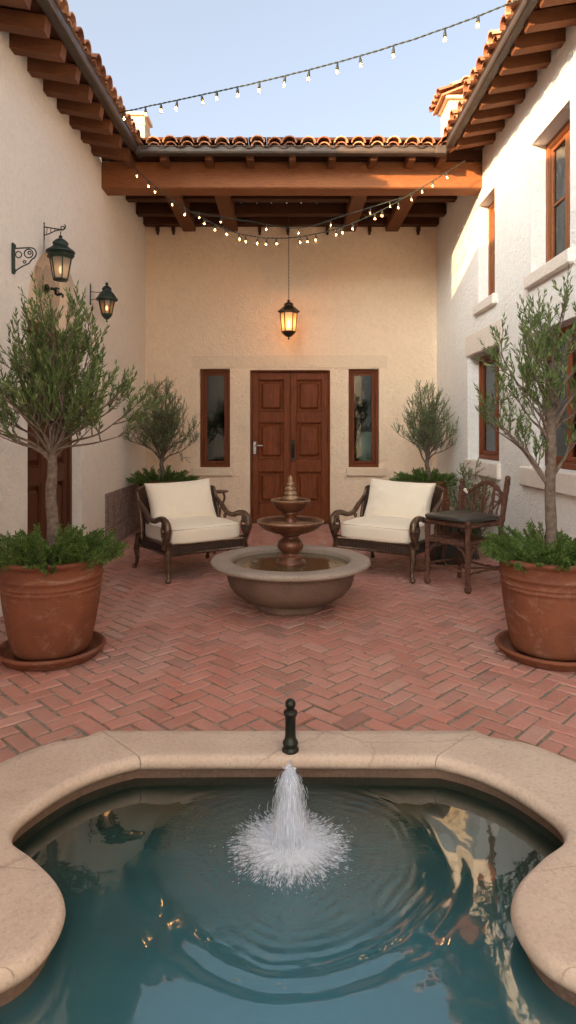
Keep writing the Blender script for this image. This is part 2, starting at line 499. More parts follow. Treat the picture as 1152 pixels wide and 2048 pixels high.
def water_mat():
    k = NM('pool_water')
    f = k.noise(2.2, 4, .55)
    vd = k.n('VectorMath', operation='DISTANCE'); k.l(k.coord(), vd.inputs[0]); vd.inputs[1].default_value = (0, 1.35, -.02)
    depth_shade = k.math('ADD', vd.outputs['Value'], k.math('MULTIPLY', f, .45))  # depth tint that also paints the basin wall's shade towards the far edge
    depth_shade = k.math('MULTIPLY', depth_shade, .70)
    c_ = k.ramp(depth_shade, [(.0, (.048, .185, .275)), (.62, (.032, .108, .135)), (1.0, (.018, .052, .050)), (1.0, (.012, .022, .016))])
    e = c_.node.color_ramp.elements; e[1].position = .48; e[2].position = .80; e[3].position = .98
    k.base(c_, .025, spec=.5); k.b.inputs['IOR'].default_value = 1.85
    n1 = k.noise(16, 2, .5, k.coord((1, 1, 1)))
    vm = k.n('VectorMath', operation='DISTANCE'); k.l(k.coord(), vm.inputs[0]); vm.inputs[1].default_value = (0, 2.15, -.02)
    mask = k.ramp(k.math('ADD', vm.outputs['Value'], k.math('MULTIPLY', n1, .12)), [(.36, 1), (.52, 0)])
    n2 = k.noise(85, 4, .65)
    h = k.math('ADD', k.math('MULTIPLY', n1, .15), k.math('MULTIPLY', k.math('MULTIPLY', n2, mask), 2.4))
    k.bump(h, .32, .006)
    return k.m
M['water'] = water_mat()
def bowl_water():
    k = NM('bowl_water'); k.base((.11, .075, .032), .03); k.b.inputs['IOR'].default_value = 1.6
    k.bump(k.noise(22, 3, .5), .25, .006); return k.m
M['bowl_water'] = bowl_water()
def foam(name, alpha, rough=.5):
    k = NM(name)
    k.base((.80, .87, .98), rough, spec=.6)
    tr = k.n('BsdfTransparent'); tl = k.n('BsdfTranslucent'); tl.inputs[0].default_value = (.86, .89, .94, 1)
    m1 = k.n('MixShader'); m1.inputs[0].default_value = .4; k.l(k.b.outputs[0], m1.inputs[1]); k.l(tl.outputs[0], m1.inputs[2])
    m2 = k.n('MixShader'); m2.inputs[0].default_value = alpha
    k.l(tr.outputs[0], m2.inputs[1]); k.l(m1.outputs[0], m2.inputs[2]); k.l(m2.outputs[0], k.out.inputs[0]); return k.m
M['foam'] = foam('foam', .75)
M['stream'] = foam('falling_water', .42, .15)
# ------------------------------------------------------------------ ground, paving, pool
XL, XR, YB = -2.18, 2.27, 9.54          # court faces of the left, right and rear walls
JET = Vector((0.005, 2.15, -0.02))

def catmull(pts, per=8, closed=False):
    out = []; n = len(pts)
    rng = range(n) if closed else range(n-1)
    for i in rng:
        p = [Vector(pts[(i+k) % n] if closed else pts[min(max(i+k, 0), n-1)]) for k in (-1, 0, 1, 2)]
        for j in range(per):
            t = j/per
            out.append(.5*((2*p[1])+(-p[0]+p[2])*t+(2*p[0]-5*p[1]+4*p[2]-p[3])*t*t+(-p[0]+3*p[1]-3*p[2]+p[3])*t**3))
    if not closed: out.append(Vector(pts[-1]))
    return out

# right half of the pool edge (inner lip), far end to near end; the pool is a lobed quatrefoil
half_in = [(.60, 2.545), (.70, 2.49), (.80, 2.40), (.88, 2.27), (.925, 2.13), (.885, 2.02), (.775, 1.935), (.665, 1.83), (.618, 1.72), (.645, 1.58), (.785, 1.475), (.87, 1.36), (.92, 1.22), (.88, 1.05), (.78, .93), (.60, .84)]
half_out = [(.835, 2.78), (.90, 2.715), (1.03, 2.66), (1.15, 2.52), (1.24, 2.33), (1.25, 2.17), (1.16, 2.03), (1.08, 1.88), (1.05, 1.72), (1.08, 1.56), (1.16, 1.40), (1.25, 1.26), (1.22, 1.05), (1.13, .82), (1.0, .70), (.80, .62)]
def ring(half, n_end=6):
    r = [Vector((a, b, 0)) for a, b in half]
    c = catmull(r, 7)
    x1, y1 = half[-1]; x0, y0 = half[0]
    bot = [Vector((x1-2*x1*i/n_end, y1, 0)) for i in range(1, n_end)]
    left = [Vector((-p.x, p.y, 0)) for p in reversed(c)]
    top = [Vector((-x0+2*x0*i/n_end, y0, 0)) for i in range(1, n_end)]
    return c+bot+left+top
RIN = ring(half_in); ROUT = ring(half_out); NR = len(RIN)
def inside(poly, x, y):
    c = False; n = len(poly)
    for i in range(n):
        a = poly[i]; b = poly[i-1]
        if (a.y > y) != (b.y > y) and x < (b.x-a.x)*(y-a.y)/(b.y-a.y)+a.x: c = not c
    return c
MID = [RIN[i].lerp(ROUT[i], .55) for i in range(NR)]

g = MB()
cc = Vector((0, 1.7, 0))
rad = [1.0, 2.2, 6, 20, 70, 240]
P = []
for i in range(NR):
    d = (MID[i]-cc)
    P.append(Vector((MID[i].x, MID[i].y, -.007)))
    for f in rad[1:]:
        q = cc+d.normalized()*f; P.append(Vector((q.x, q.y, -.007)))
g.grid(P, NR, len(rad), closed_u=True)
gr = g.build('ground', M['ground']); gr['kind'] = 'structure'

random.seed(5)
L_, W_ = .196, .098
b = MB(); b.smooth = False
c45 = math.cos(R(45))
def brick(cx, cy, along):
    ang = R(45)+(0 if along else R(90))+random.uniform(-.022, .022)
    gp = .0078+random.uniform(-.0015, .002)
    hx, hy = L_/2-gp, W_/2-gp
    dz = random.uniform(-.0035, .0035); tx = random.uniform(-.012, .012); ty = random.uniform(-.02, .02)
    b.rnd = min(1, max(0, random.gauss(.5, .19)))
    vs = []
    ca, sa = math.cos(ang), math.sin(ang)
    for (ins, z) in ((0, -.02), (0, -.0045), (.0055, 0)):
        for k, (sx, sy) in enumerate(((-1, -1), (0, -1), (1, -1), (1, 1), (0, 1), (-1, 1))):
            jx = 0; jy = 0
            x = sx*(hx-ins); y = sy*(hy-ins)
            n1 = noise.noise(Vector((cx*7+sx*3, cy*7+sy*2, 0)))*.0065
            x += n1; y += noise.noise(Vector((cx*9+sx*2, cy*5+sy*3, 7)))*.006
            zz = z+dz+tx*x+ty*y
            vs.append((cx+x*ca-y*sa, cy+x*sa+y*ca, min(zz, .006)))
    fs = [(12, 13, 14, 15, 16, 17)]
    for r_ in (0, 1):
        for k in range(6):
            k2 = (k+1) % 6; fs.append((r_*6+k, r_*6+k2, r_*6+6+k2, r_*6+6+k))
    b.add(vs, fs)
for i in range(-75, 76):
    for j in range(-75, 76):
        m = (i-j) % 4
        if m == 0: cx, cy, al = (i+1)*W_, (j+.5)*W_, True
        elif m == 2: cx, cy, al = (i+.5)*W_, j*W_, False
        else: continue
        X = (cx-cy)*c45; Y = (cx+cy)*c45+4.6
        if not (XL-.02 < X < XR+.02 and -.8 < Y < YB+.02): continue
        if inside(MID, X, Y): continue
        brick(X, Y, al)
pav = b.build('brick_paving', M['brick']); pav['kind'] = 'structure'

# the pool: coping stones, basin wall, floor
pool = thing('garden_pool', 'lobed sandstone rimmed pool full of dark teal water in the foreground', 'pool', (0, 1.7, 0))
PO = Vector((0, 1.7, 0))
cuts = [0, 38, 64, 88, NR//2-1]
half_n = len(catmull([Vector((a, b_, 0)) for a, b_ in half_in], 7))
nh = half_n-1
cuts = [0, int(nh*.44), int(nh*.62), nh]
cutsL = [half_n+5+(nh-c) for c in reversed(cuts)]
allc = cuts+cutsL
def coping_profile(i):
    a = RIN[i]; o = ROUT[i]; d = (o-a); w = d.length; d.normalize()
    top = .078; th = .062
    pr = []
    # from under the nose, round it, across the top, down the outside
    pr.append((.05, top-th))
    for k in range(9):
        t = -PI/2+PI*k/8
        pr.append((.030-.030*math.cos(t), top-th/2+th/2*math.sin(t)))
    for k in range(1, 6): pr.append((.030+(w-.045)*k/6, top+.0012*math.sin(k*2.1+i*.37)))
    pr += [(w-.012, top), (w-.003, top-.004), (w, top-.014), (w, -.02)]
    return [Vector((a.x+d.x*r_, a.y+d.y*r_, z)) for r_, z in pr]
prof = [coping_profile(i) for i in range(NR)]
def stone_piece(i0, i1):
    m = MB(); m.smooth = True
    idx = [k % NR for k in range(i0, i1+1)]
    P = []
    gap = .0022
    for q, i in enumerate(idx):
        for p in prof[i]: P.append(p.copy())
    nv = len(prof[0])
    for (row, other) in ((0, 1), (len(idx)-1, len(idx)-2)):
        for k in range(nv):
            a = P[row*nv+k]; d = (P[other*nv+k]-a)
            if d.length > 1e-6: P[row*nv+k] = a+d.normalized()*gap
    m.grid([p-PO for p in P], len(idx), nv)
    m.smooth = False
    for row in (0, len(idx)-1):
        m.add([P[row*nv+k]-PO for k in range(nv)], [tuple(range(nv))])
    return m.build('coping_stone', M['coping'], pool)
seq = sorted(set(allc))
for a, c in zip(seq, seq[1:]+[seq[0]+NR]): stone_piece(a, c)
m = MB(); m.smooth = True; P = []
for i in range(NR):
    a = RIN[i]; d = (ROUT[i]-a).normalized(); q = a+d*.032
    for z in (.035, -.03, -.2, -.45): P.append(Vector((q.x, q.y, z))-PO)
m.grid(P, NR, 4, closed_u=True)
m.build('basin_wall', M['basin_wall'], pool)

# water: a fine polar grid round the jet, clipped to the basin, with real ring waves
NRAD = 300
ctr = Vector((0, 1.72, 0))
edge = []
NA = 420
def ray_edge(a):
    d = Vector((math.cos(a), math.sin(a), 0)); best = 9
    for i in range(NR):
        p = WE[i]-ctr; q = WE[i-1]-ctr; e = q-p
        den = d.x*e.y-d.y*e.x
        if abs(den) < 1e-9: continue
        t = (p.x*e.y-p.y*e.x)/den; s_ = (p.x*d.y-p.y*d.x)/den
        if t > 0 and 0 <= s_ <= 1: best = min(best, t)
    return best
WE = []
for i in range(NR):
    a = RIN[i]; d = (ROUT[i]-a).normalized(); WE.append(a+d*.034)
def wz(x, y):
    r = math.hypot(x-JET.x, y-JET.y); an = math.atan2(y-JET.y, x-JET.x)
    ca_, sa_ = math.cos(an), math.sin(an)
    wob = noise.noise(Vector((ca_*1.3, sa_*1.3, r*1.5)))
    rr = r+wob*.07+.012*noise.noise(Vector((x*9, y*9, 0)))
    brk = max(0, .15+1.6*noise.noise(Vector((ca_*3.1, sa_*3.1, r*6+3))))
    z = .0013*math.exp(-((rr-.34)/.11)**2)*(.25+brk)*math.sin(2*PI*rr/.040)
    z += .0014*math.exp(-((rr-.50)/.10)**2)*(.15+.85*max(0, -sa_)**.5)*(.3+brk)*math.sin(2*PI*rr/.095)
    side = max(0, 1-abs(abs(ca_)-.93)/.25)
    z += .0050*math.exp(-((r-.49)/.065)**2)*math.exp(-((sa_-.12)/.28)**2)
    z += .0009*noise.noise(Vector((x*2.4, y*3.0, 1.3)))+.00025*noise.noise(Vector((x*15, y*19, 4)))*math.exp(-r*1.2)
    if r < .40: z += .0012*noise.noise(Vector((x*60, y*60, 2)))*(1-r/.40)**.4
    return -.02+z
P = []
for k in range(NA):
    a = 2*PI*k/NA; e = ray_edge(a); d = Vector((math.cos(a), math.sin(a), 0))
    for j in range(NRAD):
        q = ctr+d*(e*(j/(NRAD-1)))
        P.append(Vector((q.x, q.y, wz(q.x, q.y))))
m = MB(); m.smooth = True
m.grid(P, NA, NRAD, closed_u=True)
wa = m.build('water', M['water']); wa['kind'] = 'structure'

# ------------------------------------------------------------------ walls with openings
def FL(u, z, d): return Vector((XL-d, u, z))
def FR(u, z, d): return Vector((XR+d, u, z))
def FB(u, z, d): return Vector((u, YB+d, z))
def wall(mb, F, u0, u1, z0, z1, ops, th=.26):
    us = sorted({u0, u1}|{o[0] for o in ops}|{o[1] for o in ops}); zs = sorted({z0, z1}|{o[2] for o in ops}|{o[3] for o in ops})
    for a, b_ in zip(us, us[1:]):
        for c, d in zip(zs, zs[1:]):
            mu, mz = (a+b_)/2, (c+d)/2
            if any(o[0] < mu < o[1] and o[2] < mz < o[3] for o in ops): continue
            for dd in (0, th): mb.quad(F(a, c, dd), F(b_, c, dd), F(b_, d, dd), F(a, d, dd))
    for o in ops:
        a, b_, c, d = o[:4]; t = th
        mb.quad(F(a, c, 0), F(a, d, 0), F(a, d, t), F(a, c, t)); mb.quad(F(b_, c, 0), F(b_, d, 0), F(b_, d, t), F(b_, c, t))
        mb.quad(F(a, d, 0), F(b_, d, 0), F(b_, d, t), F(a, d, t)); mb.quad(F(a, c, 0), F(b_, c, 0), F(b_, c, t), F(a, c, t))
    mb.quad(F(u0, z1, 0), F(u1, z1, 0), F(u1, z1, th), F(u0, z1, th))
    mb.quad(F(u0, z0, 0), F(u0, z1, 0), F(u0, z1, th), F(u0, z0, th)); mb.quad(F(u1, z0, 0), F(u1, z1, 0), F(u1, z1, th), F(u1, z0, th))
def fbox(mb, F, u0, u1, z0, z1, d0, d1, bev=0.004):
    a = F(u0, z0, d0); b_ = F(u1, z1, d1)
    mb.box((a+b_)/2, [abs(b_[k]-a[k]) for k in range(3)], None, bev)

def window(F, parent, u0, u1, z0, z1, dep, mat, mull=1, rails=(), fr=.055, sash=.04, glassname='pane', curtain=True, inner=True):
    """frame set back in the opening, sashes, panes, curtain and the dark room behind"""
    e = .002
    m = MB()
    for (a, b_, c, d) in ((u0+e, u0+fr, z0+e, z1-e), (u1-fr, u1-e, z0+e, z1-e), (u0+fr, u1-fr, z1-fr, z1-e), (u0+fr, u1-fr, z0+e, z0+fr)):
        fbox(m, F, a, b_, c, d, dep, dep+.09, .006)
    i0, i1, k0, k1 = u0+fr, u1-fr, z0+fr, z1-fr
    for (a, b_, c, d) in ((i0, i0+.012, k0, k1), (i1-.012, i1, k0, k1), (i0+.012, i1-.012, k1-.012, k1), (i0+.012, i1-.012, k0, k0+.012)):
        fbox(m, F, a, b_, c, d, dep+.012, dep+.07, .003)
    w = m.build('window', mat, parent)
    n = mull
    wd = (i1-i0-.024)/n
    for s_ in range(n):
        a0 = i0+.012+wd*s_+.001; a1 = a0+wd-.002; c0, c1 = k0+.013, k1-.013
        m = MB()
        for (a, b_, c, d) in ((a0, a0+sash, c0, c1), (a1-sash, a1, c0, c1), (a0+sash, a1-sash, c1-sash, c1), (a0+sash, a1-sash, c0, c0+sash)):
            fbox(m, F, a, b_, c, d, dep+.022, dep+.062, .005)
        for t in rails:
            zc = c0+(c1-c0)*t; fbox(m, F, a0+sash, a1-sash, zc-.014, zc+.014, dep+.026, dep+.058, .004)
        m.build('sash', mat, w)
        m = MB(); fbox(m, F, a0+sash-.004, a1-sash+.004, c0+sash-.004, c1-sash+.004, dep+.040, dep+.044, 0)
        m.build('pane', M['pane'], w)
    if curtain:
        m = MB(); m.smooth = True; P = []
        nu = 60
        for q in range(nu):
            u = i0+(i1-i0)*q/(nu-1)
            for z in (z0+.03, z1-.03):
                P.append(F(u, z, dep+.15+.016*math.sin(q*1.25)+.008*math.sin(q*.47)))
        m.grid(P, nu, 2); m.build('curtain', M['curtain'], w)
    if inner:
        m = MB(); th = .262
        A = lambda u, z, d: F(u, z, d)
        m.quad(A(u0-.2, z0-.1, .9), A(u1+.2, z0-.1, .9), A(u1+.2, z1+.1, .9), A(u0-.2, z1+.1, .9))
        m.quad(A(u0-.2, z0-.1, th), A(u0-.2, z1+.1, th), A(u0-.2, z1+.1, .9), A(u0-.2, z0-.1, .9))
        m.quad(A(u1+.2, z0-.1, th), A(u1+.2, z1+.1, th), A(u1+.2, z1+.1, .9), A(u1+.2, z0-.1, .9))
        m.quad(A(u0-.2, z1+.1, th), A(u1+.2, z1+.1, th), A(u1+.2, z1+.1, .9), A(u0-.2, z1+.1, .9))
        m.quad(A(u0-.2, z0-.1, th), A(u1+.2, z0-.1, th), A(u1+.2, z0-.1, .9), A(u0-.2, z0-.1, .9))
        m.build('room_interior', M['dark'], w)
    return w

# roof tiles: overlapping barrel tiles in runs up the slope
def tile_run(mb, p0, up, across, n, ln, r, seed, booster=True, jit=.012):
    rnd = random.Random(seed)
    nrm = across.cross(up).normalized()
    if nrm.z < 0: nrm = -nrm
    def barrel(base, r0, r1, L, th, lift, sgn=1, a0=0.0, dy=0):
        mb.rnd = rnd.random(); mb.smooth = True
        K = 9; o = []
        d = (up+across*rnd.uniform(-.03, .03)).normalized()
        for (t, rr) in ((0, r0), (1, r1)):
            for k in range(K):
                a = PI*k/(K-1)
                for q in (0, 1):
                    R_ = rr-(th if q else 0)
                    o.append(base+d*(L*t)+across*(math.cos(a)*R_)+nrm*(sgn*math.sin(a)*R_*.86+lift*(1 if t == 0 else .35)))
        fs = []
        for k in range(K-1):
            for q in (0, 1):
                i = k*2+q; j = (k+1)*2+q
                fs.append((i, j, K*2+j, K*2+i))
        off = len(mb.v)
        mb.add(o, fs)
        mb.smooth = False
        mb.add([o[k*2+q] for k in range(K) for q in (0, 1)], [(k*2, (k+1)*2, (k+1)*2+1, k*2+1) for k in range(K-1)])
    if booster:
        barrel(p0+up*(.012+rnd.uniform(0, .012))+nrm*-.012, r*.86, r*.8, .25, .013, .004)
    for i in range(n):
        q = p0+up*(ln*i)+across*rnd.uniform(-jit, jit)*.6-up*(rnd.uniform(0, .02) if i == 0 else 0)
        barrel(q+nrm*.012, r*rnd.uniform(.97, 1.05), r*.82, ln+.07, .014, .022)
def pans(mb, p0, up, across, n, ln, w, r):
    nrm = across.cross(up).normalized()
    if nrm.z < 0: nrm = -nrm
    mb.smooth = True
    K = 5
    for i in range(n):
        mb.rnd = random.random()
        P = []
        for t in (0, 1):
            for k in range(K):
                a = -1+2*k/(K-1)
                P.append(p0+up*(ln*(i+t)+(-.015 if t == 0 else 0))+across*(a*w/2)+nrm*(.03*a*a-.02+(.012 if t == 0 else 0)))
        mb.add(P, [(k, k+1, K+k+1, K+k) for k in range(K-1)])

# ------------------------------------------------------------------ left wing
ZW = 5.0
lw = thing('house_wing', 'cream stucco wing on the left with an arched wooden doorway under rafter eaves', 'house wing', (XL, 3.0, 0))
LO = Vector((XL, 3.0, 0))
def mk(mb, name, mats, root, org):
    o = mb.build(name, mats, root); o.matrix_parent_inverse = Matrix.Translation(-org); return o
def zl(y): return 4.405+.045*(y-4.0)
m = MB()
yd0, yd1 = 5.23, 6.60
def lwall_ops(): return [(yd0, yd1, -.02, 3.085)]
wall(m, FL, -5.0, YB+.3, -.02, 4.56, lwall_ops())
# arched shallow recess over the door
yc, ra = (yd0+yd1)/2, (yd1-yd0)/2
arc = [(yc+ra*math.cos(PI*k/28), 2.4+ra*math.sin(PI*k/28)) for k in range(29)]
for k in range(28):
    (ya, za), (yb, zb) = arc[k], arc[k+1]
    m.quad(FL(ya, za, 0), FL(yb, zb, 0), FL(yb, 3.085, 0), FL(ya, 3.085, 0))
    m.quad(FL(ya, za, 0), FL(yb, zb, 0), FL(yb, zb, .085), FL(ya, za, .085))
m.box((XL-.131, 8.55, 4.66), (.26, 2.4, .196), None, 0)
wl_ = mk(m, 'wall', M['stucco_left'], lw, LO)
m = MB()
m.add([FL(y, z, .085) for y, z in arc]+[FL(yc, 2.4, .085)], [(k, k+1, 29) for k in range(28)])
m.quad(FL(yd0, 2.4, .085), FL(yd1, 2.4, .085), FL(yd1, 2.4, .30), FL(yd0, 2.4, .30))
mk(m, 'arch_panel', M['trim_back'], lw, LO)
# worn patch in the arch where the old plaster has broken away
m = MB(); pts = []
for k in range(60):
    a = 2*PI*k/60; q = 1+.35*noise.noise(Vector((math.cos(a)*1.6, math.sin(a)*1.6, 3)))+.10*noise.noise(Vector((math.cos(a)*6, math.sin(a)*6, 1)))
    pts.append((yc-.02+math.cos(a)*.30*q, 2.72+math.sin(a)*.24*q))
m.add([FL(y, z, .078) for y, z in pts]+[FL(yc, 2.7, .081)], [(k, (k+1) % 60, 60) for k in range(60)])
m.add([FL(y, z, .078) for y, z in pts]+[FL(yc+(y-yc)*1.06, 2.7+(z-2.7)*1.06, .086) for y, z in pts], [(k, (k+1) % 60, 60+(k+1) % 60, 60+k) for k in range(60)])
mk(m, 'worn_patch', M['niche'], lw, LO)
# stone base panel
m = MB(); m.box((XL+.010, (7.44+YB)/2, .335), (.02, YB-7.44-.004, .67), None, .004)
mk(m, 'stone_base', M['stonebase'], lw, LO)
# left door: two panelled leaves
def door_leaf(F, u0, u1, z0, z1, dep, rows, fields=1):
    m = MB(); st = .095; 
    fbox(m, F, u0, u0+st, z0, z1, dep, dep+.05); fbox(m, F, u1-st, u1, z0, z1, dep, dep+.05)
    zs = rows
    for (a, b_) in zs: pass
    edges = [z0]+[r_ for r_ in zs]+[z1]
    rails = []
    # rows = list of (z_bottom, z_top) for panels
    prev = z0
    for (a, b_) in rows:
        rails.append((prev, a)); prev = b_
    rails.append((prev, z1))
    for (a, b_) in rails: fbox(m, F, u0+st, u1-st, a, b_, dep+.001, dep+.049)
    for (a, b_) in rows:
        fbox(m, F, u0+st, u1-st, a, b_, dep+.042, dep+.048, 0)
        # moulding and raised field
        for (p, q, c, d) in ((u0+st, u0+st+.014, a, b_), (u1-st-.014, u1-st, a, b_), (u0+st+.014, u1-st-.014, a, a+.014), (u0+st+.014, u1-st-.014, b_-.014, b_)):
            fbox(m, F, p, q, c, d, dep+.006, dep+.042, .006)
        fbox(m, F, u0+st+.040, u1-st-.040, a+.040, b_-.040, dep+.006, dep+.075, .034)
    return m
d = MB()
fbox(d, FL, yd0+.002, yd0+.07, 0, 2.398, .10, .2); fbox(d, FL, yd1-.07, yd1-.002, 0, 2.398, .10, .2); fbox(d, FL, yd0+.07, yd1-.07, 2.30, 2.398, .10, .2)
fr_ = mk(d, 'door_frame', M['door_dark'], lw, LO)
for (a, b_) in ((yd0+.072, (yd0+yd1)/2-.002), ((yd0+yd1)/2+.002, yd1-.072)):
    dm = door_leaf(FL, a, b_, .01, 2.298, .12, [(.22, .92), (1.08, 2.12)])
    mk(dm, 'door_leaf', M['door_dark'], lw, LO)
# eave: rafters, soffit boards, gutter, tiles (the eave dips slightly towards the street)
sl = .17
XE = -1.72
ys = [3.0+.0]; yy = 1.9
k = 0
while yy < 7.0:
    m = MB()
    ze = zl(yy)
    a = Vector((XE-.05, yy, ze-.045)); bq = Vector((XL-.25, yy, ze-.045+sl*(XE-.05-XL+.25)))
    m.beam(a, bq, .100, .120, .003)
    mk(m, 'rafter', M['rafter'], lw, LO)
    yy += .338+random.uniform(-.012, .012)
m = MB()
nb = 5
for k in range(nb):
    x0 = XE-.005-k*(.55/nb); x1 = x0-(.55/nb)+.004
    zt = lambda x: sl*(XE-x)+.022
    y0, y1 = 1.8, 7.25
    vs = [(x0, y0, zl(y0)+zt(x0)), (x1, y0, zl(y0)+zt(x1)), (x1, y1, zl(y1)+zt(x1)), (x0, y1, zl(y1)+zt(x0))]
    m.add(vs+[(x, y, z+.02) for x, y, z in vs], [(0, 1, 2, 3), (4, 5, 6, 7), (0, 1, 5, 4), (1, 2, 6, 5), (2, 3, 7, 6), (3, 0, 4, 7)])
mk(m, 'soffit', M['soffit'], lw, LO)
def gutter(mb, pa, pb, out, w=.085, h=.07):
    """half-box gutter with rolled lip along pa-pb; out points to the court"""
    pa, pb, out = Vector(pa), Vector(pb), Vector(out); up = Vector((0, 0, 1))
    pr = [(0, h), (0, .004), (.006, 0), (w*.72, 0), (w*.9, .008), (w, .026), (w, h-.006), (w+.008, h), (w+.006, h+.007), (w-.004, h+.004), (w-.006, .03), (w*.7, .010), (.010, .010), (.008, h)]
    mb.smooth = False
    P = []
    for p in (pa, pb):
        for (x, z) in pr: P.append(p+out*x+up*z)
    n = len(pr)
    mb.add(P, [(i, (i+1) % n, n+(i+1) % n, n+i) for i in range(n)]+[tuple(range(n)), tuple(range(n, 2*n))])
m = MB(); gutter(m, (XE-.04, 1.8, zl(1.8)), (XE-.04, 6.97, zl(6.97)), (1, 0, 0))
m.tube([(XE-.002, 6.955, zl(6.97)+.035), (XE+.03, 6.955, zl(6.97)+.035)], .04, 10)
mk(m, 'gutter', M['gutter'], lw, LO)
m = MB(); rnd = random.Random(9)
y = 1.85; k = 0
upv = Vector((-1, 0, sl)).normalized()
while y < 9.9:
    jx = rnd.uniform(-.018, .018)
    p = Vector((XE+.055+jx, y, zl(min(y, 7.4))+.088))
    if y > 7.1: p = p+upv*.4
    tile_run(m, p, upv, Vector((0, 1, 0)), 6, .33, .078, k*7+1)
    pans(m, p+Vector((0, .092, -.01)), upv, Vector((0, 1, 0)), 6, .33, .13, .06)
    y += .186; k += 1
mk(m, 'roof', M['tile'], lw, LO)
# unseen taller bay added to this wing to block sun and shade the court
m = MB(); m.box((XL-1.3, -1.75, 2.62), (2.56, 7.7-.9, 5.2), None, 0)
mk(m, 'shade_bay', M['stucco_left'], lw, LO)
m = MB(); m.box((XL-.9, 3.75, 5.0), (.6, 1.7, 1.2), None, .01); m.box((XL-.9, 3.75, 5.63), (.7, 1.8, .07), None, .01)  # unseen stack added to keep direct sun off the back wall
mk(m, 'chimney', M['chimney'], lw, LO)
m = MB(); m.box((XL-.13, (yd0+yd1)/2, -.005), (.30, 1.36, .03), None, .006)
mk(m, 'threshold', M['stonebase'], lw, LO)
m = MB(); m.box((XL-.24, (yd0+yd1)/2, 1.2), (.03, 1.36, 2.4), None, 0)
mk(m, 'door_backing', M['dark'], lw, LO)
m = MB(); m.box((XL-1.0, -1.75, 5.29), (3.0, 7.0, .12), None, .02)  # roof slab of the added sun-blocking bay
mk(m, 'shade_bay_roof', M['tile'], lw, LO)
m = MB(); m.box((-2.43, 10.0, 5.65), (.36, .36, 1.45), None, .004); m.box((-2.43, 10.0, 6.245), (.385, .385, .02), None, .004)
m.box((-2.43, 10.0, 6.40), (.44, .44, .05), None, .008)
m.cur = 1; m.box((-2.46, 9.815, 6.31), (.06, .02, .035), None, .004); m.cur = 0
mk(m, 'chimney', [M['chimney'], M['dark']], lw, LO)

# ------------------------------------------------------------------ right wing
rw = thing('house_wing', 'cream stucco wing on the right with four wooden windows, its upper wall sunlit', 'house wing', (XR, 3.0, 0))
RO = Vector((XR, 3.0, 0))
W_RIGHT = [(5.03, 5.84, 2.87, 4.085), (6.86, 7.45, 2.92, 4.10), (6.72, 7.90, 1.07, 2.35), (4.55, 5.86, 1.08, 2.32)]
m = MB(); wall(m, FR, -5.0, YB+.3, -.02, 4.74, W_RIGHT)
mk(m, 'wall', M['stucco_right'], rw, RO)
specs = [(.135, M['winwood'], 2, (.5,)), (.115, M['winwood'], 2, (.5,)), (.14, M['winred'], 2, ()), (.135, M['winred'], 3, ())]
for (u0, u1, z0, z1), (dp, mt, mu, rl) in zip(W_RIGHT, specs):
    w = window(FR, rw, u0, u1, z0, z1, dp, mt, mu, rl)
    w.matrix_parent_inverse = Matrix.Translation(-RO)
def sill(F, root, org, u0, u1, z0, z1, pr, mat, name='sill'):
    m = MB(); fbox(m, F, u0, u1, z0, z1, -pr, .02, .012); mk(m, name, mat, root, org)
sill(FR, rw, RO, 4.95, 5.90, 2.745, 2.868, .05, M['trim_plaster'])
sill(FR, rw, RO, 6.78, 7.53, 2.80, 2.918, .05, M['trim_plaster'])
sill(FR, rw, RO, 6.66, 7.93, .895, 1.068, .045, M['trim_plaster'])
sill(FR, rw, RO, 4.45, 6.02, .895, 1.078, .045, M['trim_plaster'])
sill(FR, rw, RO, 6.60, 7.97, 2.352, 2.62, .012, M['trim_plaster'], 'lintel')
XRE = 1.80
yy = 2.2
while yy < 7.02:
    m = MB()
    a = Vector((XRE+.05, yy, 4.585)); bq = Vector((XR+.25, yy, 4.585+sl*(XR+.25-XRE-.05)))
    m.beam(a, bq, .095, .115, .003)
    mk(m, 'rafter', M['rafter'], rw, RO)
    yy += .291+random.uniform(-.012, .012)
m = MB()
for k in range(nb):
    x0 = XRE+.005+k*(.6/nb); x1 = x0+(.6/nb)-.004
    y0, y1 = 1.5, 7.25
    zt = lambda x: 4.60+sl*(x-XRE)+.047
    vs = [(x0, y0, zt(x0)), (x1, y0, zt(x1)), (x1, y1, zt(x1)), (x0, y1, zt(x0))]
    m.add(vs+[(x, y_, z+.02) for x, y_, z in vs], [(0, 1, 2, 3), (4, 5, 6, 7), (0, 1, 5, 4), (1, 2, 6, 5), (2, 3, 7, 6), (3, 0, 4, 7)])
mk(m, 'soffit', M['soffit'], rw, RO)
m = MB(); gutter(m, (XRE+.045, 1.5, 4.59), (XRE+.045, 6.97, 4.57), (-1, 0, 0))
mk(m, 'gutter', M['gutter'], rw, RO)
m = MB(); y = 1.55; k = 0
upr = Vector((1, 0, sl)).normalized()
while y < 9.9:
    jx = rnd.uniform(-.022, .022)
    p = Vector((XRE-.055+jx, y, 4.685))
    if y > 7.1: p = p+upr*.4
    tile_run(m, p, upr, Vector((0, 1, 0)), 6, .33, .080, k*11+5)
    pans(m, p+Vector((0, .092, -.01)), upr, Vector((0, 1, 0)), 6, .33, .13, .06)
    y += .186; k += 1
mk(m, 'roof', M['tile'], rw, RO)
m = MB(); cx, cy = 2.60, 9.45
m.box((cx, cy, 5.6), (.46, .46, 1.45), None, .004); m.box((cx, cy, 6.335), (.56, .56, .05), None, .01)
m.cur = 1
for q in range(4):      # little tiled cap
    for sgn in (-1, 1):
        tile_run(m, Vector((cx+sgn*.36, cy-.24+q*.16, 6.37)), Vector((-sgn, 0, .42)).normalized(), Vector((0, 1, 0)), 2, .2, .075, q*3+sgn+90, False)
m.smooth = False; m.rnd = .6
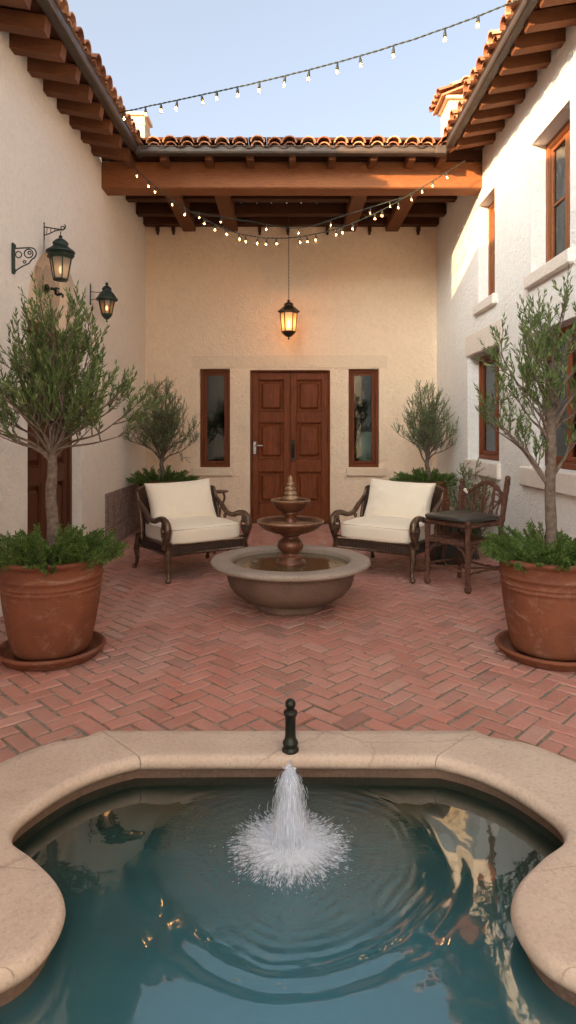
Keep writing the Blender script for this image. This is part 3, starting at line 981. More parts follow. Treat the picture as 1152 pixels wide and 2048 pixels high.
m.box((cx-.16, cy, 6.42), (.40, .60, .03), Matrix.Rotation(R(-22), 3, 'Y'), .004); m.box((cx+.16, cy, 6.42), (.40, .60, .03), Matrix.Rotation(R(22), 3, 'Y'), .004)
tile_run(m, Vector((cx, cy-.34, 6.50)), Vector((0, 1, 0)), Vector((1, 0, 0)), 2, .32, .075, 77, False)
mk(m, 'chimney', [M['chimney'], M['tile']], rw, RO)

# ------------------------------------------------------------------ rear wing with the porch
bw = thing('house_wing', 'warm beige rear wing with a panelled double door beneath a timber porch', 'house wing', (0, YB, 0))
BO = Vector((0, YB, 0))
DO = (-.58, .645, -.02, 2.354)
WB = [(-1.345, -.885, .866, 2.372), (.925, 1.39, .866, 2.372)]
m = MB(); wall(m, FB, XL-.3, XR+.3, -.02, 4.80, [DO]+WB)
mk(m, 'wall', M['stucco_back'], bw, BO)
for q, (u0, u1, z0, z1) in enumerate(WB):
    w = window(FB, bw, u0, u1, z0, z1, .06, M['winred'], 1, (), .045, .038, curtain=False)
    w.matrix_parent_inverse = Matrix.Translation(-BO)
    if q == 1:
        m = MB(); m.smooth = True
        m.lathe([(.0, 0), (.13, 0), (.14, .02), (.14, .62), (.11, .68), (.0, .70)], 24, (1.26, YB+.42, .72)); mk(m, 'indoor_urn', M['curtain'], bw, BO)
sill(FB, bw, BO, -1.455, -.835, .735, .864, .045, M['trim_back'])
sill(FB, bw, BO, .885, 1.505, .735, .864, .045, M['trim_back'])
sill(FB, bw, BO, -1.46, 1.52, 2.376, 2.585, .006, M['trim_back'], 'lintel')
d = MB()
fbox(d, FB, DO[0]+.002, DO[0]+.03, 0, 2.352, .07, .2); fbox(d, FB, DO[1]-.03, DO[1]-.002, 0, 2.352, .07, .2); fbox(d, FB, DO[0]+.03, DO[1]-.03, 2.325, 2.352, .07, .2)
mk(d, 'door_frame', M['door'], bw, BO)
rows = [(.30, .865), (.985, 1.61), (1.69, 2.215)]
rows = [(.31, .80), (.99, 1.555), (1.72, 2.215)]
xm = .034
for s_, (a, b_) in enumerate(((DO[0]+.032, xm-.0025), (xm+.0025, DO[1]-.032))):
    lf = mk(door_leaf(FB, a, b_, .008, 2.322, .09, rows), 'door_leaf', M['door'], bw, BO)
    if s_ == 0:
        h = MB(); h.box((-.512, YB+.082, 1.165), (.05, .016, .20), None, .006)
        h.tube([(-.512, YB+.075, 1.20), (-.512, YB+.03, 1.20), (-.47, YB+.022, 1.20), (-.385, YB+.026, 1.197)], .0095, 8); h.tube([(-.512, YB+.07, 1.115), (-.512, YB+.06, 1.115)], .014, 12)
        h.build('handle', M['steel'], lf)
    else:
        h = MB(); h.box((.077, YB+.083, 1.12), (.052, .014, .33), None, .006)
        h.tube([(.077, YB+.07, 1.22), (.077, YB+.04, 1.19), (.077, YB+.035, 1.12), (.077, YB+.04, 1.05), (.077, YB+.07, 1.02)], .011, 8)
        h.tube([(.077, YB+.075, 1.255), (.077, YB+.062, 1.255)], .016, 12)
        h.build('handle', M['blackiron'], lf)
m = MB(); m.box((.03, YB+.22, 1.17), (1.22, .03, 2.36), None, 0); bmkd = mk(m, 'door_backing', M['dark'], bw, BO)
# porch
def bmk(mb, name, mat): return mk(mb, name, mat, bw, BO)
m = MB(); m.box(((XL+XR)/2, 7.425, 4.413), (XR-XL+.02, .25, .315), None, .014); bmk(m, 'porch_beam', M['beam'])
for yj in (7.86, 8.43, 9.0, 9.44):
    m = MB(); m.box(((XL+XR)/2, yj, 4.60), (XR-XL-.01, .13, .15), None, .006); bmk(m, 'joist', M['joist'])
for xj in (-1.50, -.86, .93, 1.58):
    m = MB(); m.box((xj, (7.56+9.53)/2, 4.575), (.195, 1.95, .235), None, .010); bmk(m, 'cross_beam', M['crossbeam'])
for xc in (-1.98, -1.74, -.43, 0, .60, 1.24, 1.98):
    m = MB(); m.box((xc, 9.49, 4.49), (.05, .09, .09), None, .01); m.box((xc, 9.50, 4.43), (.035, .06, .05), None, .01); bmk(m, 'corbel', M['joist'])
m = MB()
x = XL+.01; k = 0
while x < XR-.02:
    wd = min(.215+.02*math.sin(k*3.1), XR-.01-x); m.rnd = random.random()
    m.box((x+wd/2-.002, (7.0+9.53)/2, 4.70+.003*math.sin(k*5)), (wd-.006, 2.5, .03), None, .004); x += wd; k += 1
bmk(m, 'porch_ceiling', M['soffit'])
for xt in (-1.82, -1.41, -.90, -.43, .05, .50, .97, 1.40, 1.75):
    m = MB(); m.box((xt, 7.17, 4.525), (.08, .24, .10), None, .006); bmk(m, 'rafter_tail', M['rafter'])
m = MB(); m.box(((XE+XRE)/2, 7.2, 4.625), (XRE-XE+.1, .3, .02), None, 0); m.box(((XL+XR)/2, 7.31, 4.64), (XR-XL, .03, .12), None, 0)
bmk(m, 'soffit', M['soffit'])
m = MB(); gutter(m, (XE+.02, 7.03, 4.505), (XRE-.03, 7.03, 4.505), (0, -1, 0), .085, .078)
m.box((XE+.06, 6.985, 4.545), (.07, .115, .10), None, .015); m.box((XRE-.10, 6.985, 4.545), (.12, .11, .092), None, .006)
bmk(m, 'gutter', M['gutter'])
m = MB(); slb = .26; upb = Vector((0, 1, slb)).normalized()
nt = 19; x0, x1 = XE+.03, XRE-.05
for k in range(-3, nt+4):
    x = x0+(x1-x0)*k/(nt-1)+rnd.uniform(-.012, .012)
    p = Vector((x, 6.93+rnd.uniform(-.012, .012), 4.575+rnd.uniform(-.004, .006)))
    if k < 0 or k >= nt: p += upb*.45
    tile_run(m, p, upb, Vector((1, 0, 0)), 8, .33, .082, k*5+300)
    pans(m, p+Vector(((x1-x0)/(nt-1)/2, .01, -.005)), upb, Vector((1, 0, 0)), 8, .33, .14, .06)
bmk(m, 'roof', M['tile'])
# ------------------------------------------------------------------ stone fountain
FX, FY = .02, 5.03
ft = thing('tiered_fountain', 'round granite bowl fountain with two bronze coloured tiers standing mid court on brick', 'fountain', (FX, FY, 0))
m = MB(); m.smooth = True
m.lathe([(.02, 0), (.27, 0), (.285, .012), (.285, .045), (.27, .058), (.31, .068), (.385, .092), (.445, .130), (.485, .180), (.505, .235), (.513, .285), (.514, .318), (.53, .328), (.575, .335), (.615, .343), (.635, .352), (.641, .366), (.636, .380), (.615, .389), (.56, .392), (.50, .391), (.480, .385), (.472, .37), (.468, .33), (.45, .27), (.35, .2), (.1, .17), (.0, .17)], 96, wob=.004)
bowlm = []
for i in range(len(m.f)): m.mi[i] = 0
k0 = 96
for fi, f in enumerate(m.f):
    zz = sum(m.v[i][2] for i in f)/len(f)
    if zz < .333: m.mi[fi] = 1
bowl = m.build('basin', [M['granite'], M['granite_red']], ft)
m = MB(); m.smooth = True
P = []
for k in range(72):
    a = 2*PI*k/72
    for j in range(18):
        r_ = .470*j/17; P.append((r_*math.cos(a), r_*math.sin(a), .347+.0016*math.sin(r_*95)*math.exp(-r_*4)))
m.grid(P, 72, 18, True); m.build('basin_water', M['bowl_water'], ft)
def glaze(name, ca, cb, rough=.25):
    k = NM(name); f = k.noise(9, 6, .7); g2 = k.noise(60, 3, .6)
    c_ = k.mix(k.ramp(f, [(.38, 0), (.68, 1)]), ca, cb); c_ = k.mix(k.math('MULTIPLY', k.ramp(g2, [(.35, 1), (.5, 0)]), .4), c_, (.05, .03, .02))
    k.base(c_, k.math('ADD', k.math('MULTIPLY', f, .3), rough-.1), .35); k.bump(k.math('ADD', f, g2), .3, .003); return k.m
M['glaze'] = glaze('bronze_glaze', (.22, .085, .045), (.10, .045, .030))
M['glaze_rim'] = glaze('worn_bronze', (.36, .24, .14), (.20, .11, .065), .3)
def ftl(name, prof, mat, n=48):
    m = MB(); m.smooth = True; m.lathe(prof, n, wob=.003); return m.build(name, mat, ft)
ftl('pedestal', [(.0, .33), (.115, .33), (.122, .352), (.118, .372), (.095, .380), (.100, .395), (.098, .410), (.074, .418), (.066, .432), (.082, .448), (.104, .475), (.108, .502), (.098, .528), (.074, .550), (.062, .562), (.070, .572), (.086, .580), (.088, .590), (.06, .597), (.0, .60)], M['glaze'])
ftl('lower_bowl', [(.0, .588), (.09, .590), (.15, .600), (.205, .622), (.243, .650), (.262, .672), (.270, .682), (.268, .690), (.256, .690), (.235, .678), (.19, .655), (.10, .640), (.0, .638)], M['glaze'])
m = MB(); m.smooth = True; m.tube([(.263*math.cos(2*PI*k/60), .263*math.sin(2*PI*k/60), .690) for k in range(60)], .007, 8, closed=True); m.build('lower_rim', M['glaze_rim'], ft)
ftl('stem', [(.0, .63), (.085, .636), (.088, .652), (.06, .662), (.052, .69), (.044, .715), (.050, .735), (.066, .748), (.072, .76), (.05, .768), (.0, .77)], M['glaze'])
ftl('upper_bowl', [(.0, .757), (.06, .760), (.095, .775), (.125, .800), (.146, .830), (.160, .850), (.158, .858), (.146, .856), (.12, .835), (.07, .82), (.0, .818)], M['glaze'])
m = MB(); m.smooth = True; m.tube([(.156*math.cos(2*PI*k/48), .156*math.sin(2*PI*k/48), .857) for k in range(48)], .005, 8, closed=True); m.build('upper_rim', M['glaze_rim'], ft)
ftl('finial', [(.0, .82), (.058, .825), (.062, .862), (.066, .872), (.060, .884), (.045, .890), (.050, .900), (.053, .910), (.046, .922), (.034, .928), (.040, .936), (.044, .947), (.037, .960), (.027, .966), (.032, .975), (.034, .986), (.026, .998), (.017, 1.004), (.021, 1.014), (.020, 1.028), (.012, 1.042), (.004, 1.056), (.0, 1.058)], M['glaze_rim'], 32)
for (r0, z0, s0) in ((.45, .352, 5),):
    pass
k_ = NM('wet_bronze'); k_.base(k_.mix(k_.noise(14, 4, .6), (.24, .12, .065), (.13, .065, .04)), .12, .1); k_.bump(k_.noise(30, 3, .5), .3, .004); M['tierwater'] = k_.m
m = MB(); m.smooth = True
for (R_, z_, sd) in ((.245, .683, 1), (.148, .853, 2)):
    P = [(0, 0, z_-.002)]
    m.lathe([(.0001, z_-.006), (R_, z_-.001), (.0001, z_)], 48)
m.build('tier_water', M['tierwater'], ft)

# iron post on the coping
pt = thing('iron_post', 'small dark iron post with a ball finial standing on the pool coping', 'post', (.01, 2.60, .077))
m = MB(); m.smooth = True
m.lathe([(.0, -.004), (.034, -.004), (.036, .004), (.034, .012), (.027, .016), (.030, .024), (.033, .034), (.030, .042), (.024, .048), (.0225, .07), (.0225, .13), (.024, .145), (.028, .150), (.029, .158), (.027, .165), (.013, .169), (.010, .176), (.0, .178)], 32)
m.build('shaft', M['blackiron'], pt)
m = MB(); m.smooth = True; m.ball((0, 0, .194), .0225, 16); m.build('ball', M['blackiron'], pt)

# the jet in the pool
jt = thing('water_jet', 'white bell shaped jet of water falling into a ring of foam in the pool', 'water jet', JET)
rnd = random.Random(11)
m = MB(); m.smooth = True
for q in range(900):
    a = rnd.uniform(0, 2*PI); sp = abs(rnd.gauss(0, .5)); sp = min(sp, 1.25)
    R1 = .012+.072*sp*rnd.uniform(.75, 1.05); top = .262-.035*sp*rnd.random()-rnd.uniform(0, .02)
    t0 = rnd.uniform(.0, .88) if q % 6 else 0; t1 = min(1, t0+rnd.uniform(.06, .30))
    pts = []; rr = []
    n = 5
    for j in range(n):
        t = t0+(t1-t0)*j/(n-1)
        r_ = .010+(R1-.010)*(t**.55)
        z = top*(1-t*t*1.0)+.002
        jit = .0016
        pts.append((r_*math.cos(a)+rnd.uniform(-jit, jit), r_*math.sin(a)+rnd.uniform(-jit, jit), z))
        rr.append(rnd.uniform(.0003, .0011)*(1 if 0 < j < n-1 else .3))
    m.tube(pts, rr, 4, cap=False)
m.build('falling_water', M['stream'], jt)
m = MB(); m.smooth = True
m.lathe([(.020, .0), (.019, .08), (.018, .16), (.0175, .22), (.017, .248), (.013, .262), (.006, .268), (.0, .27)], 20, wob=.35)
for q in range(60):
    a = rnd.uniform(0, 2*PI); r_ = rnd.uniform(0, .02); m.ball((r_*math.cos(a), r_*math.sin(a), .258+rnd.uniform(-.01, .014)), rnd.uniform(.002, .005), 4)
m.build('rising_column', M['stream'], jt)
def veil():
    k = NM('water_veil')
    sp_ = k.n('SeparateXYZ'); k.l(k.coord(), sp_.inputs[0])
    ang = k.math('ARCTAN2', sp_.outputs['Y'], sp_.outputs['X'])
    cb_ = k.n('CombineXYZ'); k.l(k.math('MULTIPLY', ang, 7.0), cb_.inputs['X']); k.l(k.math('MULTIPLY', sp_.outputs['Z'], 9.0), cb_.inputs['Y'])
    nn = k.noise(1.6, 5, .7, cb_.outputs[0])
    k.base((.80, .87, .98), .25, spec=.6)
    tl = k.n('BsdfTranslucent'); tl.inputs[0].default_value = (.86, .90, .96, 1)
    m1 = k.n('MixShader'); m1.inputs[0].default_value = .45; k.l(k.b.outputs[0], m1.inputs[1]); k.l(tl.outputs[0], m1.inputs[2])
    tr = k.n('BsdfTransparent'); mx = k.n('MixShader')
    k.l(k.ramp(nn, [(.42, .0), (.64, .62)]), mx.inputs[0]); k.l(tr.outputs[0], mx.inputs[1]); k.l(m1.outputs[0], mx.inputs[2]); k.l(mx.outputs[0], k.out.inputs[0])
    k.bump(nn, .5, .004); return k.m
M['veil'] = veil()
m = MB(); m.smooth = True
for (Rm, H_) in ((.034, .262), (.050, .250), (.064, .236)):
    P = []
    for k in range(72):
        a = 2*PI*k/72
        for j in range(22):
            t = j/21; r_ = .010+(Rm-.010)*t**.55; r_ *= 1+.10*noise.noise(Vector((math.cos(a)*3, math.sin(a)*3, t*2+Rm*50)))
            P.append((r_*math.cos(a), r_*math.sin(a), H_*(1-t*t)+.001))
    m.grid(P, 72, 22, True)
m.build('veil', M['veil'], jt)
m = MB(); m.smooth = True
for q in range(1800):
    a = rnd.uniform(0, 2*PI); ex = .185*(1+.16*noise.noise(Vector((math.cos(a)*3, math.sin(a)*3, 5)))+.14*noise.noise(Vector((math.cos(a)*14, math.sin(a)*14, 2))))
    r0 = .05+abs(rnd.gauss(0, .45))*ex*1.1
    if r0 > ex*1.1: continue
    L = rnd.uniform(.006, .020)
    p0 = Vector((r0*math.cos(a), r0*math.sin(a), .002+rnd.uniform(0, .004)*(1-r0/ex*.7))); d = Vector((math.cos(a), math.sin(a), rnd.uniform(0, .18)))
    th = rnd.uniform(.0005, .0013)
    m.tube([p0, p0+d*L*.5, p0+d*L-Vector((0, 0, .001))], [th*.3, th, th*.2], 4, cap=False)
for q in range(1500):
    a = rnd.uniform(0, 2*PI); r_ = abs(rnd.gauss(0, .09))+.03
    if r_ > .28: continue
    m.ball((r_*math.cos(a), r_*math.sin(a), rnd.uniform(.0, .022)*math.exp(-r_*8)+.001), rnd.uniform(.0005, .0015), 4, .7)
m.build('foam', M['foam'], jt)
m = MB(); m.smooth = True; P = []
for k in range(240):
    a = 2*PI*k/240; ex = .225
    for j in range(22):
        r_ = .026+(ex-.026)*j/21
        z = .0045+.0075*noise.noise(Vector((r_*math.cos(a)*55, r_*math.sin(a)*55, 1)))*(1-j/21)+.004*(1-j/21)**2-.0035*(j/21)**3
        P.append((r_*math.cos(a), r_*math.sin(a), z))
m.grid(P, 240, 22, True)
def foam_sheet():
    k = NM('foam_sheet'); k.base((.80, .87, .98), .6)
    tl = k.n('BsdfTranslucent'); tl.inputs[0].default_value = (.87, .91, .97, 1)
    m1 = k.n('MixShader'); m1.inputs[0].default_value = .3; k.l(k.b.outputs[0], m1.inputs[1]); k.l(tl.outputs[0], m1.inputs[2])
    tr = k.n('BsdfTransparent'); mx = k.n('MixShader')
    sp_ = k.n('SeparateXYZ'); k.l(k.coord(), sp_.inputs[0])
    vm = k.n('VectorMath', operation='LENGTH'); k.l(k.coord(), vm.inputs[0])
    nv = k.n('VectorMath', operation='NORMALIZE'); k.l(k.coord(), nv.inputs[0])
    sc_ = k.n('VectorMath', operation='SCALE'); k.l(nv.outputs[0], sc_.inputs[0]); sc_.inputs['Scale'].default_value = 11
    cb_ = k.n('CombineXYZ'); k.l(k.math('MULTIPLY', vm.outputs['Value'], 24), cb_.inputs['Z'])
    ad = k.n('VectorMath', operation='ADD'); k.l(sc_.outputs[0], ad.inputs[0]); k.l(cb_.outputs[0], ad.inputs[1])
    st_ = k.noise(1.5, 5, .75, ad.outputs[0]); n1 = k.noise(110, 3, .7)
    f = k.math('ADD', k.math('ADD', k.math('MULTIPLY', st_, .75), k.math('MULTIPLY', n1, .25)), k.math('MULTIPLY', vm.outputs['Value'], -2.3))
    k.l(k.ramp(f, [(.03, 0), (.26, .96)]), mx.inputs[0]); k.l(tr.outputs[0], mx.inputs[1]); k.l(m1.outputs[0], mx.inputs[2]); k.l(mx.outputs[0], k.out.inputs[0])
    k.bump(k.math('ADD', st_, n1), .6, .006); return k.m
M['foam_sheet'] = foam_sheet()
m.build('foam_sheet', M['foam_sheet'], jt)
m = MB(); m.smooth = True; m.lathe([(.0, -.03), (.022, -.03), (.022, .004), (.012, .008), (.0, .008)], 16); m.build('nozzle', M['blackiron'], jt)
m = MB(); m.smooth = True
for q in range(4): m.tube([(.005*q-.005, .40, .083), (.004*q-.004, .372, .080), (.004*q-.004, .362, .06), (.004*q-.004, .355, .02)], .0016, 5)
m.build('trickle', M['stream'], jt)

# ------------------------------------------------------------------ lanterns and brackets
def point(parent, loc, e, c, r=.02):
    ld = bpy.data.lights.new('lamp_light', 'POINT'); ld.energy = e; ld.color = c; ld.shadow_soft_size = r
    lo = bpy.data.objects.new('lamp_light', ld); col.objects.link(lo); lo.parent = parent; lo.location = loc
def spiral(c, r0, r1, a0, turns, ax, ay, n=26):
    c = Vector(c); ax = Vector(ax); ay = Vector(ay)
    return [c+ax*(math.cos(a0+turns*2*PI*k/n)*(r0+(r1-r0)*k/n))+ay*(math.sin(a0+turns*2*PI*k/n)*(r0+(r1-r0)*k/n)) for k in range(n+1)]
def lantern(root, S, ztop, hb, rt, rb, roofr, roofh, glass, metal, sides=6, bottom=True, energy=0, c=(1, .55, .22), flame=None, knob=True):
    """cage lantern: glass from ztop down by hb; rt / rb are its radii above and below"""
    m = MB()
    prof = [(roofr, 0), (roofr*1.02, .012*S), (roofr*.93, .022*S), (roofr*.66, roofh*.42), (roofr*.42, roofh*.62), (roofr*.40, roofh*.72), (roofr*.46, roofh*.76), (roofr*.30, roofh*.90), (roofr*.13, roofh*.97), (roofr*.11, roofh*1.05), (roofr*.17, roofh*1.10), (roofr*.08, roofh*1.17), (.0001, roofh*1.24)]
    m.smooth = sides > 8
    m.lathe([(rt*.8, -.004)]+prof, sides if sides > 8 else sides*1, (0, 0, ztop))
    m.build('roof', metal, root)
    m = MB(); a0 = 0
    for k in range(sides):
        a = 2*PI*k/sides
        m.beam((rt*math.cos(a), rt*math.sin(a), ztop), (rb*math.cos(a), rb*math.sin(a), ztop-hb), .011*S, .011*S, .002, up=(math.cos(a), math.sin(a), 0.01))
    for (r_, z) in ((rt, ztop-.008*S), (rb, ztop-hb)):
        for k in range(sides):
            a, b_ = 2*PI*k/sides, 2*PI*(k+1)/sides
            m.beam((r_*math.cos(a), r_*math.sin(a), z), (r_*math.cos(b_), r_*math.sin(b_), z), .013*S, .015*S, .002)
    m.build('cage', metal, root)
    m = MB()
    for k in range(sides):
        a, b_ = 2*PI*k/sides, 2*PI*(k+1)/sides; q = .96
        m.quad((rt*q*math.cos(a), rt*q*math.sin(a), ztop-.004), (rt*q*math.cos(b_), rt*q*math.sin(b_), ztop-.004), (rb*q*math.cos(b_), rb*q*math.sin(b_), ztop-hb), (rb*q*math.cos(a), rb*q*math.sin(a), ztop-hb))
    m.build('glass', glass, root)
    m = MB(); m.smooth = True
    zb = ztop-hb
    if bottom: m.lathe([(.0001, zb-.092*S), (.008*S, -.088*S+zb), (.012*S, zb-.078*S), (.006*S, zb-.070*S), (.008*S, zb-.062*S), (rb*.45, zb-.052*S), (rb*.80, zb-.030*S), (rb*1.0, zb-.012*S), (rb*1.08, zb), (rb*.9, zb+.006*S)], 18)
    else: m.lathe([(.0001, zb-.006), (rb*1.0, zb-.006), (rb*1.02, zb+.004), (rb*.8, zb+.006)], sides)
    m.build('base', metal, root)
    m = MB(); m.smooth = True
    zc = zb+hb*.42; m.lathe([(.0001, zb), (.012*S, zb), (.012*S, zb+hb*.25), (.0001, zb+hb*.26)], 10); m.build('candle', M['trim_plaster'], root)
    m = MB(); m.smooth = True
    m.lathe([(.0001, zb+hb*.27), (.012*S, zb+hb*.33), (.016*S, zb+hb*.42), (.010*S, zb+hb*.55), (.0001, zb+hb*.64)], 12)
    m.build('bulb', flame or M['flame'], root)
    if energy: point(root, (0, 0, zc), energy, c, .03)
def chain(m, z0, z1, ln=.032, r=.0035, w=.008):
    z = z0; k = 0
    while z < z1:
        ax = Vector((1, 0, 0)) if k % 2 else Vector((0, 1, 0))
        m.tube([Vector((0, 0, z+ln/2))+ax*(w*math.cos(2*PI*q/10))+Vector((0, 0, 1))*(ln*.6*math.sin(2*PI*q/10)) for q in range(10)], r*.7, 5, closed=True)
        z += ln*.86; k += 1
hl = thing('hanging_lantern', 'lit bronze lantern hanging on a long chain above the double door', 'lantern', (.01, 9.10, 2.69))
lantern(hl, 1.25, .46, .285, .125, .098, .158, .155, M['lampglass'], M['lantbronze'], 6, True, 3.4, (1, .50, .18))
m = MB(); m.smooth = True; chain(m, .645, 1.84); m.build('chain', M['lantbronze'], hl)
# large lantern
la = thing('wall_lantern', 'large green iron lantern with frosted glass hanging before the door arch', 'lantern', (XL+.15, 5.58, 2.76))
lantern(la, 1.0, .205, .20, .098, .062, .122, .165, M['frosted'], M['iron'], 6, False, .04, (1, .62, .32), M['flame_dim'])
m = MB(); m.lathe([(.075, .196), (.098, .200), (.104, .205), (.112, .252), (.105, .256)], 6); m.smooth = True
m.lathe([(.075, .245), (.122, .242), (.126, .252), (.118, .262), (.085, .285), (.070, .300), (.062, .305), (.066, .322), (.070, .330), (.050, .352), (.036, .362), (.02, .372), (.0001, .374)], 24)
m.build('hood', M['iron'], la)
m = MB(); m.smooth = True
chain(m, .36, .44, .024, .003, .006)
m.tube([(-.148, 0, .50), (-.148, 0, .36)], .006, 8); m.tube([(-.148, 0, .475), (-.06, 0, .462), (0.0, 0, .452), (.02, 0, .448), (.04, 0, .462), (.043, 0, .485), (.035, 0, .495)], .0055, 8)
m.tube([(-.148, 0, .40), (-.10, 0, .415), (-.05, 0, .44), (-.01, 0, .448)], .005, 8); m.tube([(-.148, 0, .36), (-.15, 0, .27)], .003, 6)
for q in range(3): m.tube([(-.125+.035*q, 0, .412+.010*q), (-.12+.035*q, 0, .465)], .003, 6)
m.tube(spiral((0.018, 0, .465), .017, .012, 0, 1, (1, 0, 0), (0, 0, 1)), .0045, 6)
m.ball((-.148, 0, .508), .009, 8)
m.build('bracket', M['iron'], la)
# pipe fitting beneath
pf = thing('wall_spigot', 'short dark iron pipe and cross tap jutting from the worn patch of the arch', 'tap', (XL-.03, 5.72, 2.715))
m = MB(); m.smooth = True
m.tube([(-.01, 0, 0), (.012, 0, 0)], .042, 14); m.tube([(0, 0, 0), (.06, -.005, 0), (.085, -.01, -.015), (.09, -.01, -.05), (.11, -.02, -.06), (.15, -.04, -.055)], .013, 10)
m.build('pipe', M['blackiron'], pf)
m = MB(); m.smooth = True
m.tube([(.09, -.01, -.005), (.14, -.035, -.056)], .004, 6)
m.tube([(.09, -.01, -.03), (.09, -.01, .0)], .006, 8)
for q in range(4): a = PI/2*q+.4; m.tube([(.09, -.01, 0), (.09+.022*math.cos(a), -.01+.022*math.sin(a), 0)], .005, 6); m.ball((.09+.022*math.cos(a), -.01+.022*math.sin(a), .0), .010, 8)
m.tube([(.145, -.04, -.055), (.165, -.045, -.065), (.165, -.045, -.09)], .010, 8)
m.build('tap', M['iron'], pf)
# small lantern
lc = thing('wall_lantern', 'small green iron lantern with a wide pointed roof on a thin wall bracket', 'lantern', (XL+.185, 6.88, 2.61))
lantern(lc, .95, .245, .155, .088, .056, .122, .165, M['lampglass'], M['iron'], 8, True, .02, (1, .62, .32), M['flame_dim'])
m = MB(); m.smooth = True
m.tube([(-.181, 0, .21), (-.181, 0, .41)], .008, 8); m.tube([(-.181, 0, .34), (-.12, 0, .335), (-.02, 0, .327)], .0045, 6); m.tube([(-.181, 0, .25), (-.14, 0, .255), (-.10, 0, .262)], .0035, 6)
m.tube([(-.181, 0, .41), (-.181, 0, .435)], [.008, .001], 8); m.ball((-.181, 0, .205), .012, 8)
m.build('bracket', M['iron'], lc)
# empty scroll bracket
sb = thing('scroll_bracket', 'empty dark green wrought iron scroll bracket high on the left wall', 'bracket', (XL, 4.94, 2.66))
m = MB(); m.box((.010, 0, .115), (.018, .038, .245), None, .005); m.box((.016, 0, .215), (.022, .03, .03), None, .005); m.box((.016, 0, .02), (.022, .03, .03), None, .005); m.build('back_plate', M['iron'], sb)
m = MB(); m.smooth = True
X3, Z3 = (1, 0, 0), (0, 0, 1)
m.tube([(.018, 0, .195), (.13, 0, .20)]+spiral((.145, 0, .155), .045, .045, PI/2, -.45, X3, Z3, 12)[1:]+[(.15, 0, .10), (.13, 0, .075), (.085, 0, .055), (.05, 0, .035), (.018, 0, .01)], .0055, 8)
m.tube(spiral((.130, 0, .155), .034, .034, 0, 1, X3, Z3), .005, 6); m.tube(spiral((.137, 0, .160), .012, .012, 0, 1, X3, Z3), .005, 6)
m.tube(spiral((.05, 0, .145), .026, .022, PI*.8, -1, X3, Z3), .0045, 6); m.tube(spiral((.098, 0, .088), .011, .009, 0, 1.1, X3, Z3), .0045, 6)
m.build('scrollwork', M['iron'], sb)

# ------------------------------------------------------------------ string lights
def para(a, b_, sag, n=60, tw=0.0, pw=1):
    a = Vector(a); b_ = Vector(b_); out = []
    for k in range(n+1):
        t = k/n; p = a.lerp(b_, t); p.z -= sag*4*t*(1-t)*(1+tw*(t-.5)); out.append(p)
    return out
def string_lights(label, curve, ts, seed, scale=1.0, drop=.010, group='strings of bulbs over the court'):
    o = Vector(curve[0]); root = thing('string_lights', label, 'string lights', o, 0, group)
    rnd = random.Random(seed); n = len(curve)-1
    def at(t): i = min(int(t*n), n-1); return Vector(curve[i]).lerp(Vector(curve[i+1]), t*n-i)
    m = MB(); m.smooth = True
    for ph in (0, PI):
        m.tube([at(k/240)-o+Vector((0, .0042*math.cos(k*1.1+ph), .0042*math.sin(k*1.1+ph)))+Vector((0, 0, .004*noise.noise(Vector((k*.13, seed, 0))))) for k in range(241)], .0042*scale, 5)
    m.build('cable', M['cable'], root)
    proto = None
    for t in ts:
        p = at(t)-o-Vector((0, 0, rnd.uniform(0, .018))); rz = rnd.uniform(0, 6); tl = rnd.uniform(-.16, .16)
        if proto is None:
            m = MB(); m.smooth = True; s_ = scale
            m.lathe([(.0001, -.048*s_), (.0135*s_, -.048*s_), (.0145*s_, -.040*s_), (.0115*s_, -.018*s_), (.0085*s_, -.004*s_), (.0085*s_, .006*s_), (.0001, .008*s_)], 12)
            so = m.build('bulb_socket', M['socket'], root)
            m = MB(); m.smooth = True
            m.lathe([(.009*s_, -.047*s_), (.0125*s_, -.056*s_), (.0165*s_, -.068*s_), (.0160*s_, -.080*s_), (.010*s_, -.092*s_), (.0001, -.098*s_)], 12)
            m.build('bulb', M['bulbglass'], so)
            m = MB(); m.smooth = True; m.ball((0, 0, -.072*s_), .0062*s_, 8, 1.4); m.build('filament', M['filament'], so)
            proto = so; e = so
        else:
            e = copy_tree(proto, root)
        e.location = p; e.rotation_euler = (tl, rnd.uniform(-.16, .16), rz)
    return root
c1 = []
for k in range(61):
    t = 1.22*k/60; c1.append(Vector((-1.66+3.49*t, 6.15-1.60*t, .43*t**3-.2456*t*t-.1141*t+4.545)))
def solve_t(curve, xs):
    out = []
    px = [576+p.x/p.y*1250 for p in curve]
    for x in xs:
        for i in range(len(px)-1):
            if px[i] <= x <= px[i+1]: out.append((i+(x-px[i])/(px[i+1]-px[i]))/(len(px)-1)); break
    return out
string_lights('string of clear bulbs sagging across the open sky between the two side eaves', c1, solve_t(c1, [247, 291, 322, 354, 403, 434, 475, 519, 570, 618, 675, 720, 787, 890, 957, 1090]), 1, .95)
c2 = catmull([(-1.76, 6.98, 4.40), (-1.55, 6.99, 4.21), (-1.22, 7.0, 3.955), (-.78, 7.02, 3.72), (-.42, 7.05, 3.615), (0, 7.1, 3.61), (.45, 7.08, 3.68), (.85, 7.05, 3.81), (1.2, 7.0, 3.97), (1.60, 6.98, 4.20), (1.98, 7.0, 4.44)], 8)
string_lights('lower string of bulbs hanging deepest in front of the porch', c2, solve_t(c2, [274, 297, 311, 344, 370, 408, 430, 452, 478, 491, 515, 533, 552, 601, 614, 632, 673, 686, 705, 750, 765, 797, 822, 845, 866, 893, 931]), 2, .78)
c3 = catmull([(-1.08, 7.12, 3.915), (-.80, 7.24, 3.90), (-.45, 7.35, 3.88), (.14, 7.5, 3.855), (.72, 7.35, 3.97), (1.3, 7.12, 4.075)], 8)
